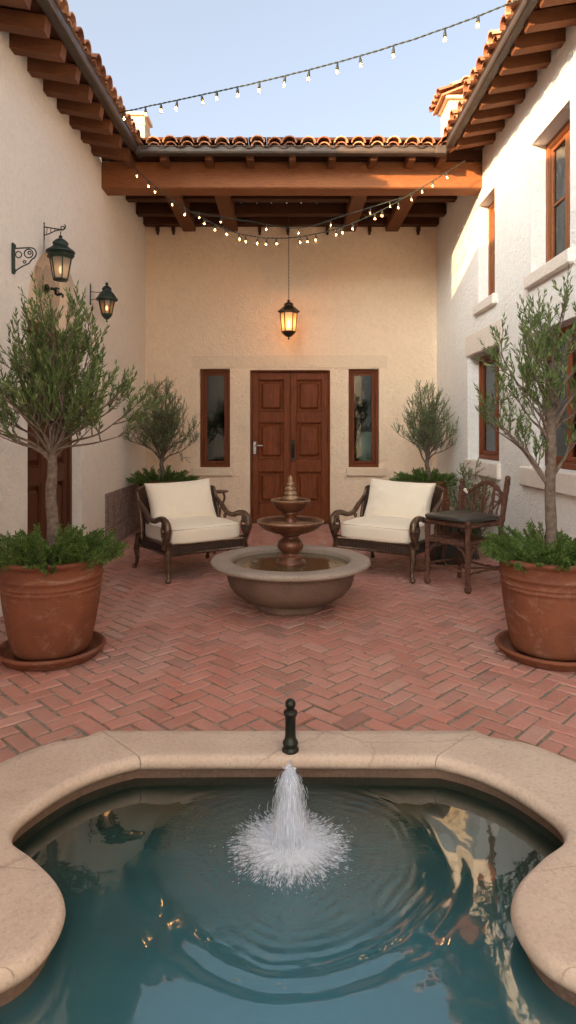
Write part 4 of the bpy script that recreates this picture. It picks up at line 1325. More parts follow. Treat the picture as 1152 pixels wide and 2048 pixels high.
string_lights('shorter string of bulbs draped just above the deepest one by the porch', c3, solve_t(c3, [398, 442, 534, 598, 662, 741, 780]), 3, .7)
c1b = None

# ------------------------------------------------------------------ armchairs
def rot_box_grid(mb, w, d, h, n, f):
    """rounded soft box; f maps a point of [-1,1]^3 (on the cube surface) to a position"""
    for ax in range(3):
        for sg in (-1, 1):
            P = []
            for i in range(n+1):
                for j in range(n+1):
                    p = [0, 0, 0]; p[ax] = sg; p[(ax+1) % 3] = -1+2*i/n; p[(ax+2) % 3] = -1+2*j/n
                    P.append(f(*p))
            mb.grid(P, n+1, n+1)
def cushion(w, d, h, seed, plump=.32, pinch=.06):
    """scatter-back style cushion lying in the xy plane, seam at z = 0"""
    m = MB(); m.smooth = True; n = 34
    for sg in (-1, 1):
        P = []
        for i in range(n+1):
            for j in range(n+1):
                u = -math.cos(PI*i/n); v = -math.cos(PI*j/n)
                t = max(0, (1-abs(u)**2.6)*(1-abs(v)**2.6))**plump
                ox = w/2*u*(1-pinch*(1-v*v)*abs(u)**2); oy = d/2*v*(1-pinch*(1-u*u)*abs(v)**2)
                wr = .011*noise.noise(Vector((u*2.2+seed, v*2.2, sg)))+.006*noise.noise(Vector((u*7, v*7+seed, sg*3)))
                rip = .0035*math.sin((u+v*.3)*26+seed)*(abs(v)**6)+.0035*math.sin((v+u*.3)*24)*(abs(u)**6)
                P.append((ox, oy, sg*(h/2*t)+(wr+rip)*min(1, t*1.5)))
        m.grid(P, n+1, n+1)
    return m
def seam(w, d, pinch, r=.0045, z=0):
    m = MB(); m.smooth = True; pts = []
    N = 30
    for (ua, va, ub, vb) in ((-1, -1, 1, -1), (1, -1, 1, 1), (1, 1, -1, 1), (-1, 1, -1, -1)):
        for k in range(N):
            t = k/N; u = ua+(ub-ua)*t; v = va+(vb-va)*t
            pts.append((w/2*u*(1-pinch*(1-v*v)*abs(u)**2), d/2*v*(1-pinch*(1-u*u)*abs(v)**2), z))
    m.tube(pts, r, 6, closed=True); return m

def armchair(loc, rz, label):
    root = thing('armchair', label, 'armchair', loc, rz, 'matching armchairs either side of the fountain'); root.scale = (1.09, 1.02, .96)
    W, D = .76, .74
    # apron: woven band with rolled rails
    m = MB(); 
    for (c, s_) in (((0, -D/2+.01, .315), (W-.06, .03, .085)), ((0, D/2-.01, .315), (W-.06, .03, .085)), ((-W/2+.01, 0, .315), (.03, D-.05, .085)), ((W/2-.01, 0, .315), (.03, D-.05, .085))): m.box(c, s_, None, .006)
    m.box((0, 0, .345), (W-.04, D-.04, .02), None, .004)
    m.build('apron', M['weave'], root)
    m = MB(); m.smooth = True
    for z, r_ in ((.268, .013), (.363, .014)):
        c_ = [(-W/2, -D/2), (W/2, -D/2), (W/2, D/2), (-W/2, D/2)]
        for k in range(4):
            a, b_ = c_[k], c_[(k+1) % 4]; m.tube([(a[0], a[1], z), (b_[0], b_[1], z)], r_, 10)
    m.build('seat_rail', M['bronze'], root)
    for sx in (-1, 1):
        for sy in (-1, 1):
            m = MB(); m.smooth = True
            x, y = sx*(W/2-.005), sy*(D/2-.005)
            kx = sx*.012; ky = .015*sy if sy < 0 else .06
            pts = [(x, y, .39), (x, y, .30), (x+kx, y+ky*.3, .23), (x+kx*.4, y+ky*.2, .13), (x, y+ky*.7, .06), (x+kx, y+ky*1.1, .03)]
            m.tube(pts, [.026, .032, .030, .020, .016, .022], 12)
            m.ball((x+kx, y+ky*1.15, .024), .026, 12, .9)
            m.tube([(x-.0, y-.02, .29), (x+kx*1.2, y-.03+ky*.3, .22), (x, y-.018, .12)], .006, 6)
            m.build('leg', M['bronze'], root)
    # woven back: raked, curving forward at both sides
    m = MB(); m.smooth = True; P = []
    nu, nv = 44, 14
    def backp(u, v, off=0):          # u -1..1 across, v 0..1 up
        z = .355+v*(.50+.03*(1-u*u)-.02*abs(u)**6)
        wrap = abs(u)**3.2
        x = (W/2+.015)*u*(1-.0*v)
        y = D/2-.015+.17*v*v*.9+.02*v-wrap*(.16+.05*v)*(1)
        n_ = Vector((u*abs(u)**1.5*.9, 1, 0)).normalized()
        return Vector((x, y, z))+n_*off
    for off in (0, .024):
        P = [backp(-1+2*i/(nu-1), j/(nv-1), off) for i in range(nu) for j in range(nv)]; m.grid(P, nu, nv)
    m.build('backrest', M['weave'], root)
    m = MB(); m.smooth = True
    for vv in (1.0, 0.0): m.tube([backp(-1+2*i/40, vv, .012) for i in range(41)], .016, 10)
    for u in (-1, 1): m.tube([backp(u, j/12, .012) for j in range(13)], .016, 10)
    m.build('back_frame', M['bronze'], root)
    # scrolled arms
    for sx in (-1, 1):
        m = MB(); m.smooth = True; x = sx*(W/2+.018)
        tp = backp(sx, .80, .012)
        path = catmull([tp, (x, D/2-.22, .665), (x, D/2-.34, .585), (x, D/2-.47, .572), (x, -D/2+.16, .602), (x, -D/2+.06, .608), (x, -D/2-.015, .570), (x, -D/2-.035, .505), (x, -D/2-.012, .435), (x, -D/2+.02, .375), (x, -D/2+.035, .33)], 6)
        L = len(path)
        m.tube(path, [.019+.013*min(1, k/L*2)-.006*max(0, k/L-.75)*4 for k in range(L)], 12)
        for dx in (-.016, .016): m.tube([Vector(p)+Vector((dx, 0, .012)) for p in path[6:]], .007, 6)
        Y3, Z3_ = (0, 1, 0), (0, 0, 1)
        m.tube(spiral((x, -D/2+.052, .545), .044, .012, PI*.75, -1.35, Y3, Z3_), .0105, 8)
        m.ball((x, -D/2+.052, .545), .016, 10)
        m.tube(spiral((x, -D/2+.062, .455), .040, .012, PI*1.1, 1.3, Y3, Z3_), .0095, 8)
        m.tube(spiral((x, -D/2+.028, .405), .028, .010, 0, 1.2, Y3, Z3_), .009, 8)
        m.tube([(x, -D/2+.10, .53), (x, -D/2+.108, .49), (x, -D/2+.095, .44), (x, -D/2+.06, .40), (x, -D/2+.045, .365)], .009, 8)
        m.tube([(x, -D/2+.02, .50), (x, -D/2+.035, .47), (x, -D/2+.02, .43)], .010, 8)
        m.tube(spiral((x, D/2-.30, .545), .030, .008, PI/2, 1.2, Y3, Z3_), .008, 8)
        m.build('arm', M['bronze'], root)
    # seat cushion: boxed
    def f(u, v, w_):
        p = Vector((u, v, w_)); e = 7.0
        L = (abs(u)**e+abs(v)**e+abs(w_)**e)**(1/e)
        q = p/L
        cr = (1-q.x*q.x)*(1-q.y*q.y)
        z = q.z*.088+(.036*cr if q.z > 0 else 0)
        wr = .004*noise.noise(Vector((u*3, v*3, w_*2)))+.0022*math.sin(q.x*30+q.y*6)*abs(q.y)**8
        return Vector((q.x*(.362+.006*(1-q.y*q.y)), q.y*(.345+.012*(1-q.x*q.x)) - .035, z+wr))
    m = MB(); m.smooth = True; rot_box_grid(m, 1, 1, 1, 22, f)
    sc = m.build('seat_cushion', M['fabric'], root, (0, 0, .440))
    m = MB(); m.smooth = True
    for zz in (.066, -.068):
        pts = []
        for k in range(96):
            a = 2*PI*k/96; c_, s_ = math.cos(a), math.sin(a); L = (abs(c_)**9+abs(s_)**9)**(1/9)
            u, v = c_/L, s_/L
            pts.append((u*(.353+.006*(1-v*v)), v*(.336+.012*(1-u*u))-.035, zz))
        m.tube(pts, .0045, 6, closed=True)
    m.build('piping', M['piping'], sc)
    # back cushion
    seed = rz*10
    m = cushion(.68, .47, .21, seed, .34, .075)
    bc = m.build('back_cushion', M['fabric'], root, (0.0, D/2-.16, .705))
    bc.rotation_euler = (R(72), R(-2 if rz > 0 else 2), 0)
    seam(.68, .47, .075).build('piping', M['piping'], bc)
    return root
armchair((-.985, 6.33, 0), R(35), 'armchair with cream cushions in front of the left rear window')
armchair((1.035, 6.36, 0), R(-35), 'armchair with cream cushions beside the rustic twig chair')

# little side table behind the left armchair
st = thing('side_table', 'small dark bronze table behind the cream cushioned armchair by the door', 'side table', (-.84, 7.35, 0))
m = MB(); m.smooth = True
m.lathe([(.0001, .690), (.10, .690), (.135, .700), (.138, .708), (.135, .716), (.0001, .718)], 28, wob=.01); m.build('table_top', M['bronze'], st)
for k in range(3):
    a = 2*PI*k/3+.5; c_, s_ = math.cos(a), math.sin(a); m = MB(); m.smooth = True
    m.tube(catmull([(c_*.085, s_*.085, .69), (c_*.10, s_*.10, .62), (c_*.045, s_*.045, .48), (c_*.04, s_*.04, .30), (c_*.10, s_*.10, .10), (c_*.15, s_*.15, .012)], 5), .013, 8)
    m.ball((c_*.15, s_*.15, .014), .017, 8); m.build('leg', M['bronze'], st)

# ------------------------------------------------------------------ rustic twig chair
tc = thing('twig_chair', 'rustic bark covered twig chair with a dark green seat pad', 'chair', (1.61, 5.72, 0))
rnd = random.Random(21)
def twig(m, a, b_, r0, r1=None, kn=.004, n=9, bow=0.0):
    a = Vector(a); b_ = Vector(b_); r1 = r1 or r0; pts = []; rr = []
    off = Vector((rnd.uniform(-1, 1), rnd.uniform(-1, 1), rnd.uniform(-1, 1)))*bow
    for k in range(n+1):
        t = k/n; p = a.lerp(b_, t)+off*math.sin(PI*t)
        j = kn if 0 < k < n else 0
        pts.append(p+Vector((rnd.uniform(-j, j), rnd.uniform(-j, j), rnd.uniform(-j, j)))); rr.append((r0+(r1-r0)*t)*rnd.uniform(.78, 1.22))
    m.tube(pts, rr, 8)
# corners relative to centre
CA = Vector((-.32, .06, 0)); CB = Vector((-.05, -.30, 0)); CC = Vector((.31, -.07, 0)); CD = Vector((.04, .29, 0))
def up(c, z, k=1.0): return Vector((c.x*k, c.y*k, z))
def wrapleg(c, z0, z1, r, k0=1.0, foot=True):
    m = MB(); m.smooth = True
    for q in range(4):
        a = q*PI/2+.5; o = Vector((math.cos(a), math.sin(a), 0))*r*.55
        twig(m, up(c, z0, k0)+o*.8, up(c, z1)+o, r*.58, r*.62, .004, 12)
    if foot:
        m.ball(up(c, .026, k0), .030, 8, .85)
        for q in range(5): a = q*1.3; m.ball(up(c, .03, k0)+Vector((math.cos(a)*.022, math.sin(a)*.022, rnd.uniform(-.012, .02))), .014, 6)
    return m
for c, zt, ft_ in ((CA, .585, True), (CB, .60, True)):
    m = wrapleg(c, .02, zt, .024); m.ball(up(c, zt+.005), .028, 8); m.build('leg', M['twigbark'], tc)
m = wrapleg(CC, .0, .58, .022, 1.10, False); m.build('leg', M['twigbark'], tc)
m = wrapleg(CD, .0, .58, .020, 1.05, False); m.build('leg', M['twigbark'], tc)
# seat deck of woven twigs
m = MB(); m.smooth = True
for a, b_ in ((CA, CB), (CB, CC), (CC, CD), (CD, CA)):
    for q in range(3): twig(m, up(a, .405+.014*q), up(b_, .405+.014*q), .011, .011, .004, 12, .01)
for k in range(13):
    t = (k+.5)/13; twig(m, up(CA, .42).lerp(up(CD, .42), t), up(CB, .42).lerp(up(CC, .42), t), .010, .010, .003, 10, .004)
m.build('seat', M['twigbark'], tc)
m = MB(); m.smooth = True
for a, b_ in ((CA, CB), (CB, CC), (CC, CD), (CD, CA)):
    twig(m, up(a, .575), up(b_, .575), .017, .017, .004, 12, .006); twig(m, up(a, .590), up(b_, .592), .012, .012, .004, 12, .006)
for t in (.25, .36, .50, .60, .72): twig(m, up(CA, .42).lerp(up(CD, .42), t), up(CA, .58).lerp(up(CD, .58), t), .016, .012, .004, 7, .004)
m.build('arm_frame', M['twigbark'], tc)
m = MB(); m.smooth = True
for a, b_, z in ((CA, CB, .17), (CB, CC, .16), (CC, CD, .18), (CD, CA, .19)): twig(m, up(a, z, .98), up(b_, z+.01, .98), .012, .010, .004, 12, .012)
twig(m, up(CA, .18), up(CC, .17), .008, .008, .004, 10, .01); twig(m, up(CB, .17), up(CD, .20), .008, .008, .004, 10, .01)
for a, b_ in ((CA, CB), (CB, CA), (CB, CC), (CC, CB)):
    p = up(a, .25); q = up(a, .40).lerp(up(b_, .40), .28); m.tube(catmull([p, p.lerp(q, .4)+Vector((0, 0, .04)), q], 5), .009, 8)
m.build('stretcher', M['twigbark'], tc)
# back: two posts, arched rail, branching splats
PC = Vector((.375, -.075, .985)); PD = Vector((.075, .33, .93))
for a, b_ in ((up(CC, .55), PC), (up(CD, .55), PD)):
    m = MB(); m.smooth = True
    for q in range(3):
        an = q*2.1; o = Vector((math.cos(an), math.sin(an), 0))*.013; twig(m, a+o, b_+o, .017, .014, .004, 14)
    m.ball(b_, .027, 8); m.ball(b_-Vector((0, 0, .05)), .024, 8)
    m.build('back_post', M['twigbark'], tc)
m = MB(); m.smooth = True
e1 = up(CC, .62).lerp(PC, .62); e2 = up(CD, .62).lerp(PD, .55)
def bk(t, z):      # point in the leaning back plane
    lo = up(CD, .59).lerp(up(CC, .59), t); hi = PD.lerp(PC, t); s_ = (z-.59)/(hi.z-.59); return Vector((lo.x+(hi.x-lo.x)*s_, lo.y+(hi.y-lo.y)*s_, z))
m.tube(catmull([bk(.02, .80), bk(.15, .82), bk(.32, .885), bk(.5, .935), bk(.68, .935), bk(.84, .885), bk(.98, .80)], 5), [.017+.004*math.sin(k*1.9) for k in range(31)], 8)
m.tube(catmull([bk(.05, .81), bk(.2, .84), bk(.4, .90), bk(.6, .925), bk(.8, .88), bk(.95, .84)], 5), [.011+.003*math.sin(k*2.3) for k in range(26)], 8)
for t0, t1, z1 in ((.14, .10, .81), (.25, .30, .87), (.36, .33, .90), (.47, .50, .93), (.58, .56, .93), (.69, .74, .90), (.80, .76, .89), (.88, .93, .83)):
    twig(m, bk(t0, .59), bk(t1, z1), .013, .008, .005, 10, .008)
for t0, z0, t1, z1 in ((.25, .70, .14, .80), (.47, .76, .40, .88), (.58, .72, .66, .86), (.80, .70, .92, .80), (.36, .80, .44, .91)):
    twig(m, bk(t0, z0), bk(t1, z1), .008, .005, .003, 6, .004)
cz = bk(.82, .80); ax_ = (bk(1, .8)-bk(0, .8)).normalized(); m.tube([cz+ax_*(.035*math.cos(2*PI*q/14))+Vector((0, 0, .035*math.sin(2*PI*q/14))) for q in range(14)], .008, 6, closed=True)
m.build('backrest', M['twigbark'], tc)
m = MB(); m.smooth = True
ex = (CB-CA).normalized(); ey = (CC-CB).normalized()
def fpad(u, v, w_):
    e = 4.5; L = (abs(u)**e+abs(v)**e+abs(w_)**e)**(1/e); q = Vector((u, v, w_))/L
    cr = (1-q.x*q.x)*(1-q.y*q.y)
    p = ex*(q.x*.262)+ey*(q.y*.262); return Vector((p.x, p.y, q.z*.024+(.018*cr if q.z > 0 else 0)+.002*noise.noise(Vector((u*3, v*3, 1)))))
rot_box_grid(m, 1, 1, 1, 18, fpad)
m.build('seat_pad', M['pad'], tc, (-.02, .0, .632))
m = MB(); m.smooth = True; m.ball(bk(.10, .85)+Vector((-.01, -.02, 0)), .018, 8); m.ball(bk(.14, .83)+Vector((-.01, -.02, 0)), .013, 8); m.build('ornament', M['trim_plaster'], tc)
sp = thing('storage_box', 'dark grey lidded box on the bricks behind the twig chair', 'box', (1.72, 6.75, 0), R(10))
m = MB(); m.box((0, 0, .24), (.36, .30, .48), None, .02); m.build('box_body', M['pad'], sp)
m = MB(); m.box((0, 0, .51), (.40, .34, .05), None, .02); m.build('lid', M['pad'], sp)

# ------------------------------------------------------------------ potted trees
def leaf(m, p, d, L, w, rnd):
    s_ = d.cross(Vector((rnd.uniform(-1, 1), rnd.uniform(-1, 1), rnd.uniform(-1, 1))))
    if s_.length < 1e-4: return
    s_.normalize(); n_ = d.cross(s_)
    m.rnd = min(1, max(0, rnd.gauss(.5, .22)))
    m.add([p, p+d*L*.45+s_*w+n_*w*.3, p+d*L, p+d*L*.45-s_*w+n_*w*.3], [(0, 1, 2, 3)])
def shoot(m, p, d, L, nl, ll, lw_, rnd, droop=0.0, tr=.0022, flare=.75):
    """a leafy twig: stem with narrow leaves all round, pointing forward"""
    d = d.normalized(); pts = [p]; seg = 5
    dd = d.copy()
    for k in range(seg):
        dd = (dd+Vector((rnd.uniform(-.12, .12), rnd.uniform(-.12, .12), rnd.uniform(-.04, .16)-droop))).normalized(); pts.append(pts[-1]+dd*L/seg)
    m.cur = 1; m.tube(pts, [tr*(1-.7*k/seg) for k in range(seg+1)], 4, cap=False); m.cur = 0
    for k in range(nl):
        t = (k+rnd.random())/nl; t = .08+.92*t
        i = min(int(t*seg), seg-1); q = pts[i].lerp(pts[i+1], t*seg-i); ax = (pts[i+1]-pts[i]).normalized()
        pr = ax.cross(Vector((rnd.uniform(-1, 1), rnd.uniform(-1, 1), rnd.uniform(-1, 1))))
        if pr.length < .01: continue
        pr.normalize(); dl = (ax+pr*flare*rnd.uniform(.6, 1.2)*(1-.5*t)).normalized()
        leaf(m, q, dl, ll*rnd.uniform(.65, 1.15)*(1-.3*t), lw_, rnd)
    return pts[-1]
def tree(root, seed, zf, trunk_r, trunk_pts, targets, scale, matleaf, sec, ter, nl, ll, lw_, limb_r, upb=.55, spread=.30):
    """trunk through trunk_pts to the fork at height zf, a limb to every target, twigs and leaves on each limb"""
    rnd = random.Random(seed)
    t = MB(); t.smooth = True; path = catmull(trunk_pts, 5); n = len(path)
    t.tube(path, [trunk_r*(1.18-.38*k/n)*(1+.10*noise.noise(Vector((k*.7, seed, 0)))) for k in range(n)], 14)
    c = MB(); c.smooth = False
    fork = Vector(trunk_pts[-1])
    for tg, f0 in targets:
        tg = Vector(tg)
        base = Vector(path[int((n-1)*f0)])
        v = tg-base; L = v.length
        c1_ = base+Vector((v.x*.22, v.y*.22, v.z*.38)); c2_ = base+Vector((v.x*.60, v.y*.60, v.z*.62+.02*scale)); 
        j = .03*scale
        lp = catmull([base, c1_+Vector((rnd.uniform(-j, j), rnd.uniform(-j, j), 0)), c2_+Vector((rnd.uniform(-j, j), rnd.uniform(-j, j), rnd.uniform(-j, j))), tg], 6)
        m_ = len(lp)
        r0 = limb_r*(1.25 if f0 < .9 else 1)
        t.tube(lp, [max(.0025*scale, r0*(1-.86*k/m_)) for k in range(m_)], 7)
        ns = max(3, int(sec*L/(.6*scale)))
        for s_ in range(ns):
            tt = .20+.80*(s_+rnd.random())/ns
            i = min(int(tt*(m_-1)), m_-2); q = Vector(lp[i]).lerp(Vector(lp[i+1]), tt*(m_-1)-i)
            ax = (Vector(lp[i+1])-Vector(lp[i])).normalized()
            side = Vector((rnd.uniform(-1, 1), rnd.uniform(-1, 1), rnd.uniform(-.35, .8))).normalized()
            d = (ax*.65+side*.8+Vector((0, 0, upb*.5))).normalized()
            Ls = spread*scale*rnd.uniform(.55, 1.1)*(1.15-.4*tt)
            e = [q]; dd = d.copy()
            for k in range(4):
                dd = (dd+Vector((rnd.uniform(-.18, .18), rnd.uniform(-.18, .18), rnd.uniform(-.05, .22)*upb*2))).normalized(); e.append(e[-1]+dd*Ls/4)
            t.tube(e, [.0055*scale*(1-.6*k/4) for k in range(5)], 5, cap=False)
            for w_ in range(ter):
                tw = .25+.75*(w_+rnd.random())/ter
                i2 = min(int(tw*4), 3); q2 = e[i2].lerp(e[i2+1], tw*4-i2)
                sd = Vector((rnd.uniform(-1, 1), rnd.uniform(-1, 1), rnd.uniform(-.3, .8))).normalized()
                shoot(c, q2, (dd*.8+sd*.75+Vector((0, 0, upb*.45))), .15*scale*rnd.uniform(.6, 1.15), nl, ll, lw_, rnd, tr=.0022*scale)
            shoot(c, e[-1], dd, .16*scale*rnd.uniform(.8, 1.3), nl, ll, lw_, rnd, tr=.0022*scale)
        # long leading tip
        ax = (Vector(lp[-1])-Vector(lp[-3])).normalized()
        tip = shoot(c, tg, (ax+Vector((0, 0, .25))), .20*scale, int(nl*1.5), ll, lw_, rnd, tr=.003*scale)
    t.build('trunk', M['bark'], root)
    c.build('crown', [matleaf, M['bark']], root)
def sprays(root, zr, rad, n, L, seed, out=.55):
    """juniper: feathery fans of fine scale leaves spilling over the rim"""
    rnd = random.Random(seed); m = MB()
    for k in range(n):
        a = rnd.uniform(0, 2*PI); r_ = rad*math.sqrt(rnd.random())*.92
        p = Vector((r_*math.cos(a), r_*math.sin(a), zr+rnd.uniform(-.03, .0)))
        lean = out*(r_/rad)**1.3
        d = Vector((math.cos(a)*lean*1.5+rnd.uniform(-.35, .35), math.sin(a)*lean*1.5+rnd.uniform(-.35, .35), 1.0-lean*.55)).normalized()
        Ls = L*rnd.uniform(.55, 1.15)
        pts = [p]; dd = d.copy(); seg = 6
        for q in range(seg):
            dd = (dd+Vector((math.cos(a)*.10, math.sin(a)*.10, -.10*lean+rnd.uniform(-.05, .05)))).normalized(); pts.append(pts[-1]+dd*Ls/seg)
        m.cur = 1; m.tube(pts, [.0028*(1-.7*q/seg) for q in range(seg+1)], 4, cap=False); m.cur = 0
        pl = dd.cross(Vector((rnd.uniform(-1, 1), rnd.uniform(-1, 1), rnd.uniform(-.5, .5)))).normalized()
        nb_ = 15
        for q in range(nb_):
            t_ = .10+.90*q/nb_; i = min(int(t_*seg), seg-1); b0 = pts[i].lerp(pts[i+1], t_*seg-i); ax = (pts[i+1]-pts[i]).normalized()
            for sg in (-1, 1):
                bd = (ax*.85+pl*sg*.75+Vector((rnd.uniform(-.3, .3), rnd.uniform(-.3, .3), rnd.uniform(-.2, .3)))).normalized()
                bl = Ls*.21*(1-.60*t_)*rnd.uniform(.7, 1.2)
                ns = 6
                for w_ in range(ns):
                    b1 = b0+bd*bl*(w_/ns)
                    for z_ in (-1, 1):
                        pr = bd.cross(Vector((rnd.uniform(-1, 1), rnd.uniform(-1, 1), rnd.uniform(-1, 1)))).normalized()
                        leaf(m, b1, (bd+pr*.6).normalized(), .017*rnd.uniform(.7, 1.3), .0026, rnd)
                leaf(m, b0, bd, bl, .0022, rnd)
    m.build('underplanting', [M['juniper'], M['bark']], root)
def pot(root, H, rt, rb, seed, base=.045):
    m = MB(); m.smooth = True
    z = base
    def rr(t): return rb+(rt*.93-rb)*(1-(1-t)**1.75)
    pr = [(.0001, z), (rb*.96, z), (rb, z+.008)]
    for k in range(1, 12): t = k/16; pr.append((rr(t), z+H*t))
    def ringp(tc_, h, b_):
        return [(rr(tc_-h), z+H*(tc_-h)), (rr(tc_)+b_*.8, z+H*(tc_-h*.5)), (rr(tc_)+b_, z+H*tc_), (rr(tc_)+b_*.7, z+H*(tc_+h*.5)), (rr(tc_+h), z+H*(tc_+h))]
    pr = [q for q in pr if q[1] < z+H*.655]
    pr += ringp(.675, .012, .004)+[(rr(.70), z+H*.70)]+ringp(.72, .012, .005)+ringp(.80, .020, .009)+[(rr(.85), z+H*.85), (rr(.90), z+H*.90), (rr(.92)+.003, z+H*.925)]
    pr += [(rt*.97, z+H*.94), (rt, z+H*.955), (rt+.006, z+H*.975), (rt+.002, z+H*.993), (rt-.012, z+H), (rt-.028, z+H*.99), (rt-.036, z+H*.96), (rt-.045, z+H*.85), (.0001, z+H*.85)]
    m.lathe(pr, 80, wob=.006, seed=seed); m.build('pot', M['terracotta'], root)
    m = MB(); m.smooth = True; P = []
    for k in range(36):
        a = 2*PI*k/36
        for j in range(9):
            r_ = (rt-.038)*j/8; P.append((r_*math.cos(a), r_*math.sin(a), z+H*.91+.012*noise.noise(Vector((r_*math.cos(a)*14, r_*math.sin(a)*14, seed)))))
    m.grid(P, 36, 9, True); m.build('soil', M['soil'], root)
    return z+H*.91
def saucer(loc, r, label):
    s_ = thing('pot_saucer', label, 'saucer', loc)
    m = MB(); m.smooth = True
    m.lathe([(.0001, 0), (r*.84, 0), (r*.87, .006), (r*.93, .030), (r*.97, .044), (r, .052), (r+.004, .062), (r-.002, .071), (r-.014, .073), (r-.026, .066), (r-.038, .040), (r-.05, .028), (.0001, .026)], 80, wob=.006); m.build('dish', M['terracotta'], s_)

def T(x, y, px): return x, y
# front left
PLX, PLY = -1.485, 3.93
saucer((PLX, PLY, 0), .325, 'round terracotta saucer under the dense leafy tree pot at left')
pl = thing('potted_tree', 'large dense leafy tree in a terracotta pot before the left doorway', 'potted tree', (PLX, PLY, 0), 0, 'potted trees around the court')
zs = pot(pl, .585, .333, .232, 1)
rnd = random.Random(4)
tg = []
for k in range(19):
    a = 2*PI*(k*.618); el = ((k+.5)/19)**1.15
    r_ = .46*(1-.66*el**1.2)*rnd.uniform(.75, 1.12); z = 1.37+.62*el*rnd.uniform(.80, 1.14)
    tg.append(((r_*math.cos(a)*1.0+.05, r_*math.sin(a)*.62, z), rnd.choice((.86, .93, 1.0, 1.0))))
tg += [((-.02, 0, 2.06), 1.0), ((.16, -.05, 2.08), 1.0), ((-.22, .03, 1.98), 1.0), ((.26, .0, 1.88), 1.0), ((.46, -.05, 1.50), .93), ((-.48, 0, 1.5), .93), ((.38, .12, 1.62), .95), ((-.36, .1, 1.66), .95), ((.28, -.2, 1.58), .97), ((-.2, -.2, 1.6), .95), ((.05, -.1, 1.98), 1)]
tree(pl, 31, 1.2, .034, [(0.0, 0, zs-.03), (.008, 0, .80), (-.006, .0, 1.0), (.004, 0, 1.16), (.0, 0, 1.26)], tg, 1.0, M['leaf_big'], 6, 4, 16, .056, .0048, .012, .45, .25)
sprays(pl, zs+.01, .30, 190, .235, 5)
# front right
PRX, PRY = 1.655, 3.93
saucer((PRX, PRY, 0), .335, 'round terracotta saucer under the sparse tree pot at right')
prt = thing('potted_tree', 'tall sparse tree with open branches in a terracotta pot at the right edge', 'potted tree', (PRX, PRY, 0), 0, 'potted trees around the court')
zs = pot(prt, .585, .335, .235, 2)
tg = [((-.40, 0, 1.54), .42), ((-.33, .08, 1.42), .42), ((-.24, -.05, 1.72), .60), ((-.30, .05, 1.90), .66), ((-.17, 0, 2.02), .75), ((-.05, .1, 2.05), .85), ((.05, -.04, 2.12), 1.0), ((.18, .06, 2.0), .9), ((.30, 0, 1.80), .7), ((.36, .1, 1.5), .45), ((.22, -.12, 1.65), .6), ((-.12, -.12, 1.86), .8), ((-.16, .12, 1.60), .62), ((.1, .15, 1.85), .85), ((.33, -.06, 1.98), .8), ((-.02, -.14, 1.62), .7)]
tree(prt, 57, 1.2, .031, [(-.0, 0, zs-.03), (.0, 0, .80), (-.008, .0, 1.05), (.002, 0, 1.30), (-.006, 0, 1.55), (.004, 0, 1.85)], tg, .9, M['leaf_big'], 6, 4, 16, .054, .0046, .011, .70, .27)
sprays(prt, zs+.01, .30, 190, .225, 8)
m = MB(); m.smooth = True
rnd = random.Random(2)
for (x0, x1, h) in ((-.06, -.17, .30), (.12, .14, .42), (-.11, -.10, .26)):
    m.rnd = .5; m.tube(catmull([(x0, -.1, zs-.02), ((x0+x1)/2+.02, -.1, zs+h*.5), (x1, -.1, zs+h)], 6), [.006-.0003*k for k in range(13)], 6)
m.build('dead_stem', M['bark'], prt)
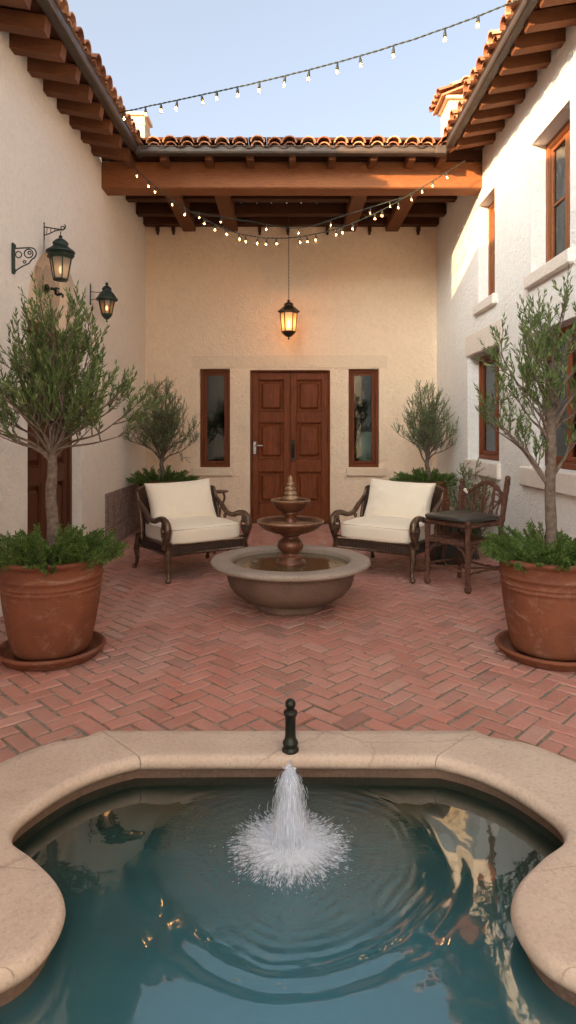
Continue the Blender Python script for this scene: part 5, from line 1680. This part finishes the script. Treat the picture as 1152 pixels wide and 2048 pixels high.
# rear ones
def small_tree(loc, label, seed, R_, zc0, zc1, lean=0):
    r_ = thing('potted_tree', label, 'potted tree', loc, 0, 'potted trees around the court')
    zs = pot(r_, .76, .335, .225, seed, 0.0)
    rnd = random.Random(seed); tg = []
    for k in range(26):
        a = 2*PI*k*.618; el = (k+.5)/26
        q = R_*(1-.78*el**1.5)*rnd.uniform(.75, 1.12)
        tg.append(((q*math.cos(a)+lean, q*math.sin(a)*.8, zc0+.20+(zc1-zc0-.38)*el*rnd.uniform(.85, 1.08)), rnd.choice((.7, .85, 1.0))))
    tree(r_, seed+3, 1, .030, [(0, 0, zs-.03), (.01, 0, .86), (-.012, 0, .96), (.0+lean*.3, 0, 1.06)], tg, .82, M['leaf_small'], 7, 4, 11, .044, .0040, .010, .45, .20)
    sprays(r_, zs+.01, .32, 150, .24, seed+9, .7)
small_tree((-1.72, 8.55, 0), 'small silvery potted tree in the corner behind the left armchair', 41, .47, 1.04, 2.20)
small_tree((1.90, 8.50, 0), 'small silvery tree in a terracotta pot behind the right armchair', 61, .41, 1.04, 2.12)

# bush by the right wall
bu = thing('leafy_shrub', 'loose leafy shrub growing against the right wall behind the twig chair', 'shrub', (2.06, 6.95, 0))
rnd = random.Random(77); m = MB(); s2 = MB(); s2.smooth = True
for k in range(30):
    a = rnd.uniform(0, 2*PI); r0 = rnd.uniform(0, .08); tx = rnd.uniform(-.26, .17); ty = rnd.uniform(-.22, .22); h = rnd.uniform(.40, 1.05)*(1-.4*abs(tx))
    pts = catmull([(r0*math.cos(a), r0*math.sin(a), 0), (tx*.35, ty*.35, h*.45), (tx, ty, h)], 6)
    s2.tube(pts, [.006*(1-.6*q/12) for q in range(13)], 5, cap=False)
    for q in range(4, 13):
        for w_ in range(3):
            sd = Vector((rnd.uniform(-1, 1), rnd.uniform(-1, 1), rnd.uniform(-.1, 1))).normalized()
            shoot(m, Vector(pts[q]), sd+Vector((0, 0, .4)), rnd.uniform(.06, .12), 9, .038, .0055, rnd, flare=1.0)
s2.build('stems', M['bark'], bu); m.build('foliage', [M['leaf_small'], M['bark']], bu)
# weed in the paving joint
wd_ = thing('weed', 'tiny green weed growing between bricks beside the pool coping', 'weed', (.80, 2.83, -.006))
m = MB(); rnd = random.Random(1)
for k in range(26):
    a = rnd.uniform(0, 2*PI); leaf(m, Vector((rnd.uniform(-.012, .012), rnd.uniform(-.008, .008), 0)), Vector((math.cos(a), math.sin(a), rnd.uniform(.4, 1.2))).normalized(), rnd.uniform(.012, .024), .003, rnd)
m.build('leaves', M['juniper'], wd_)
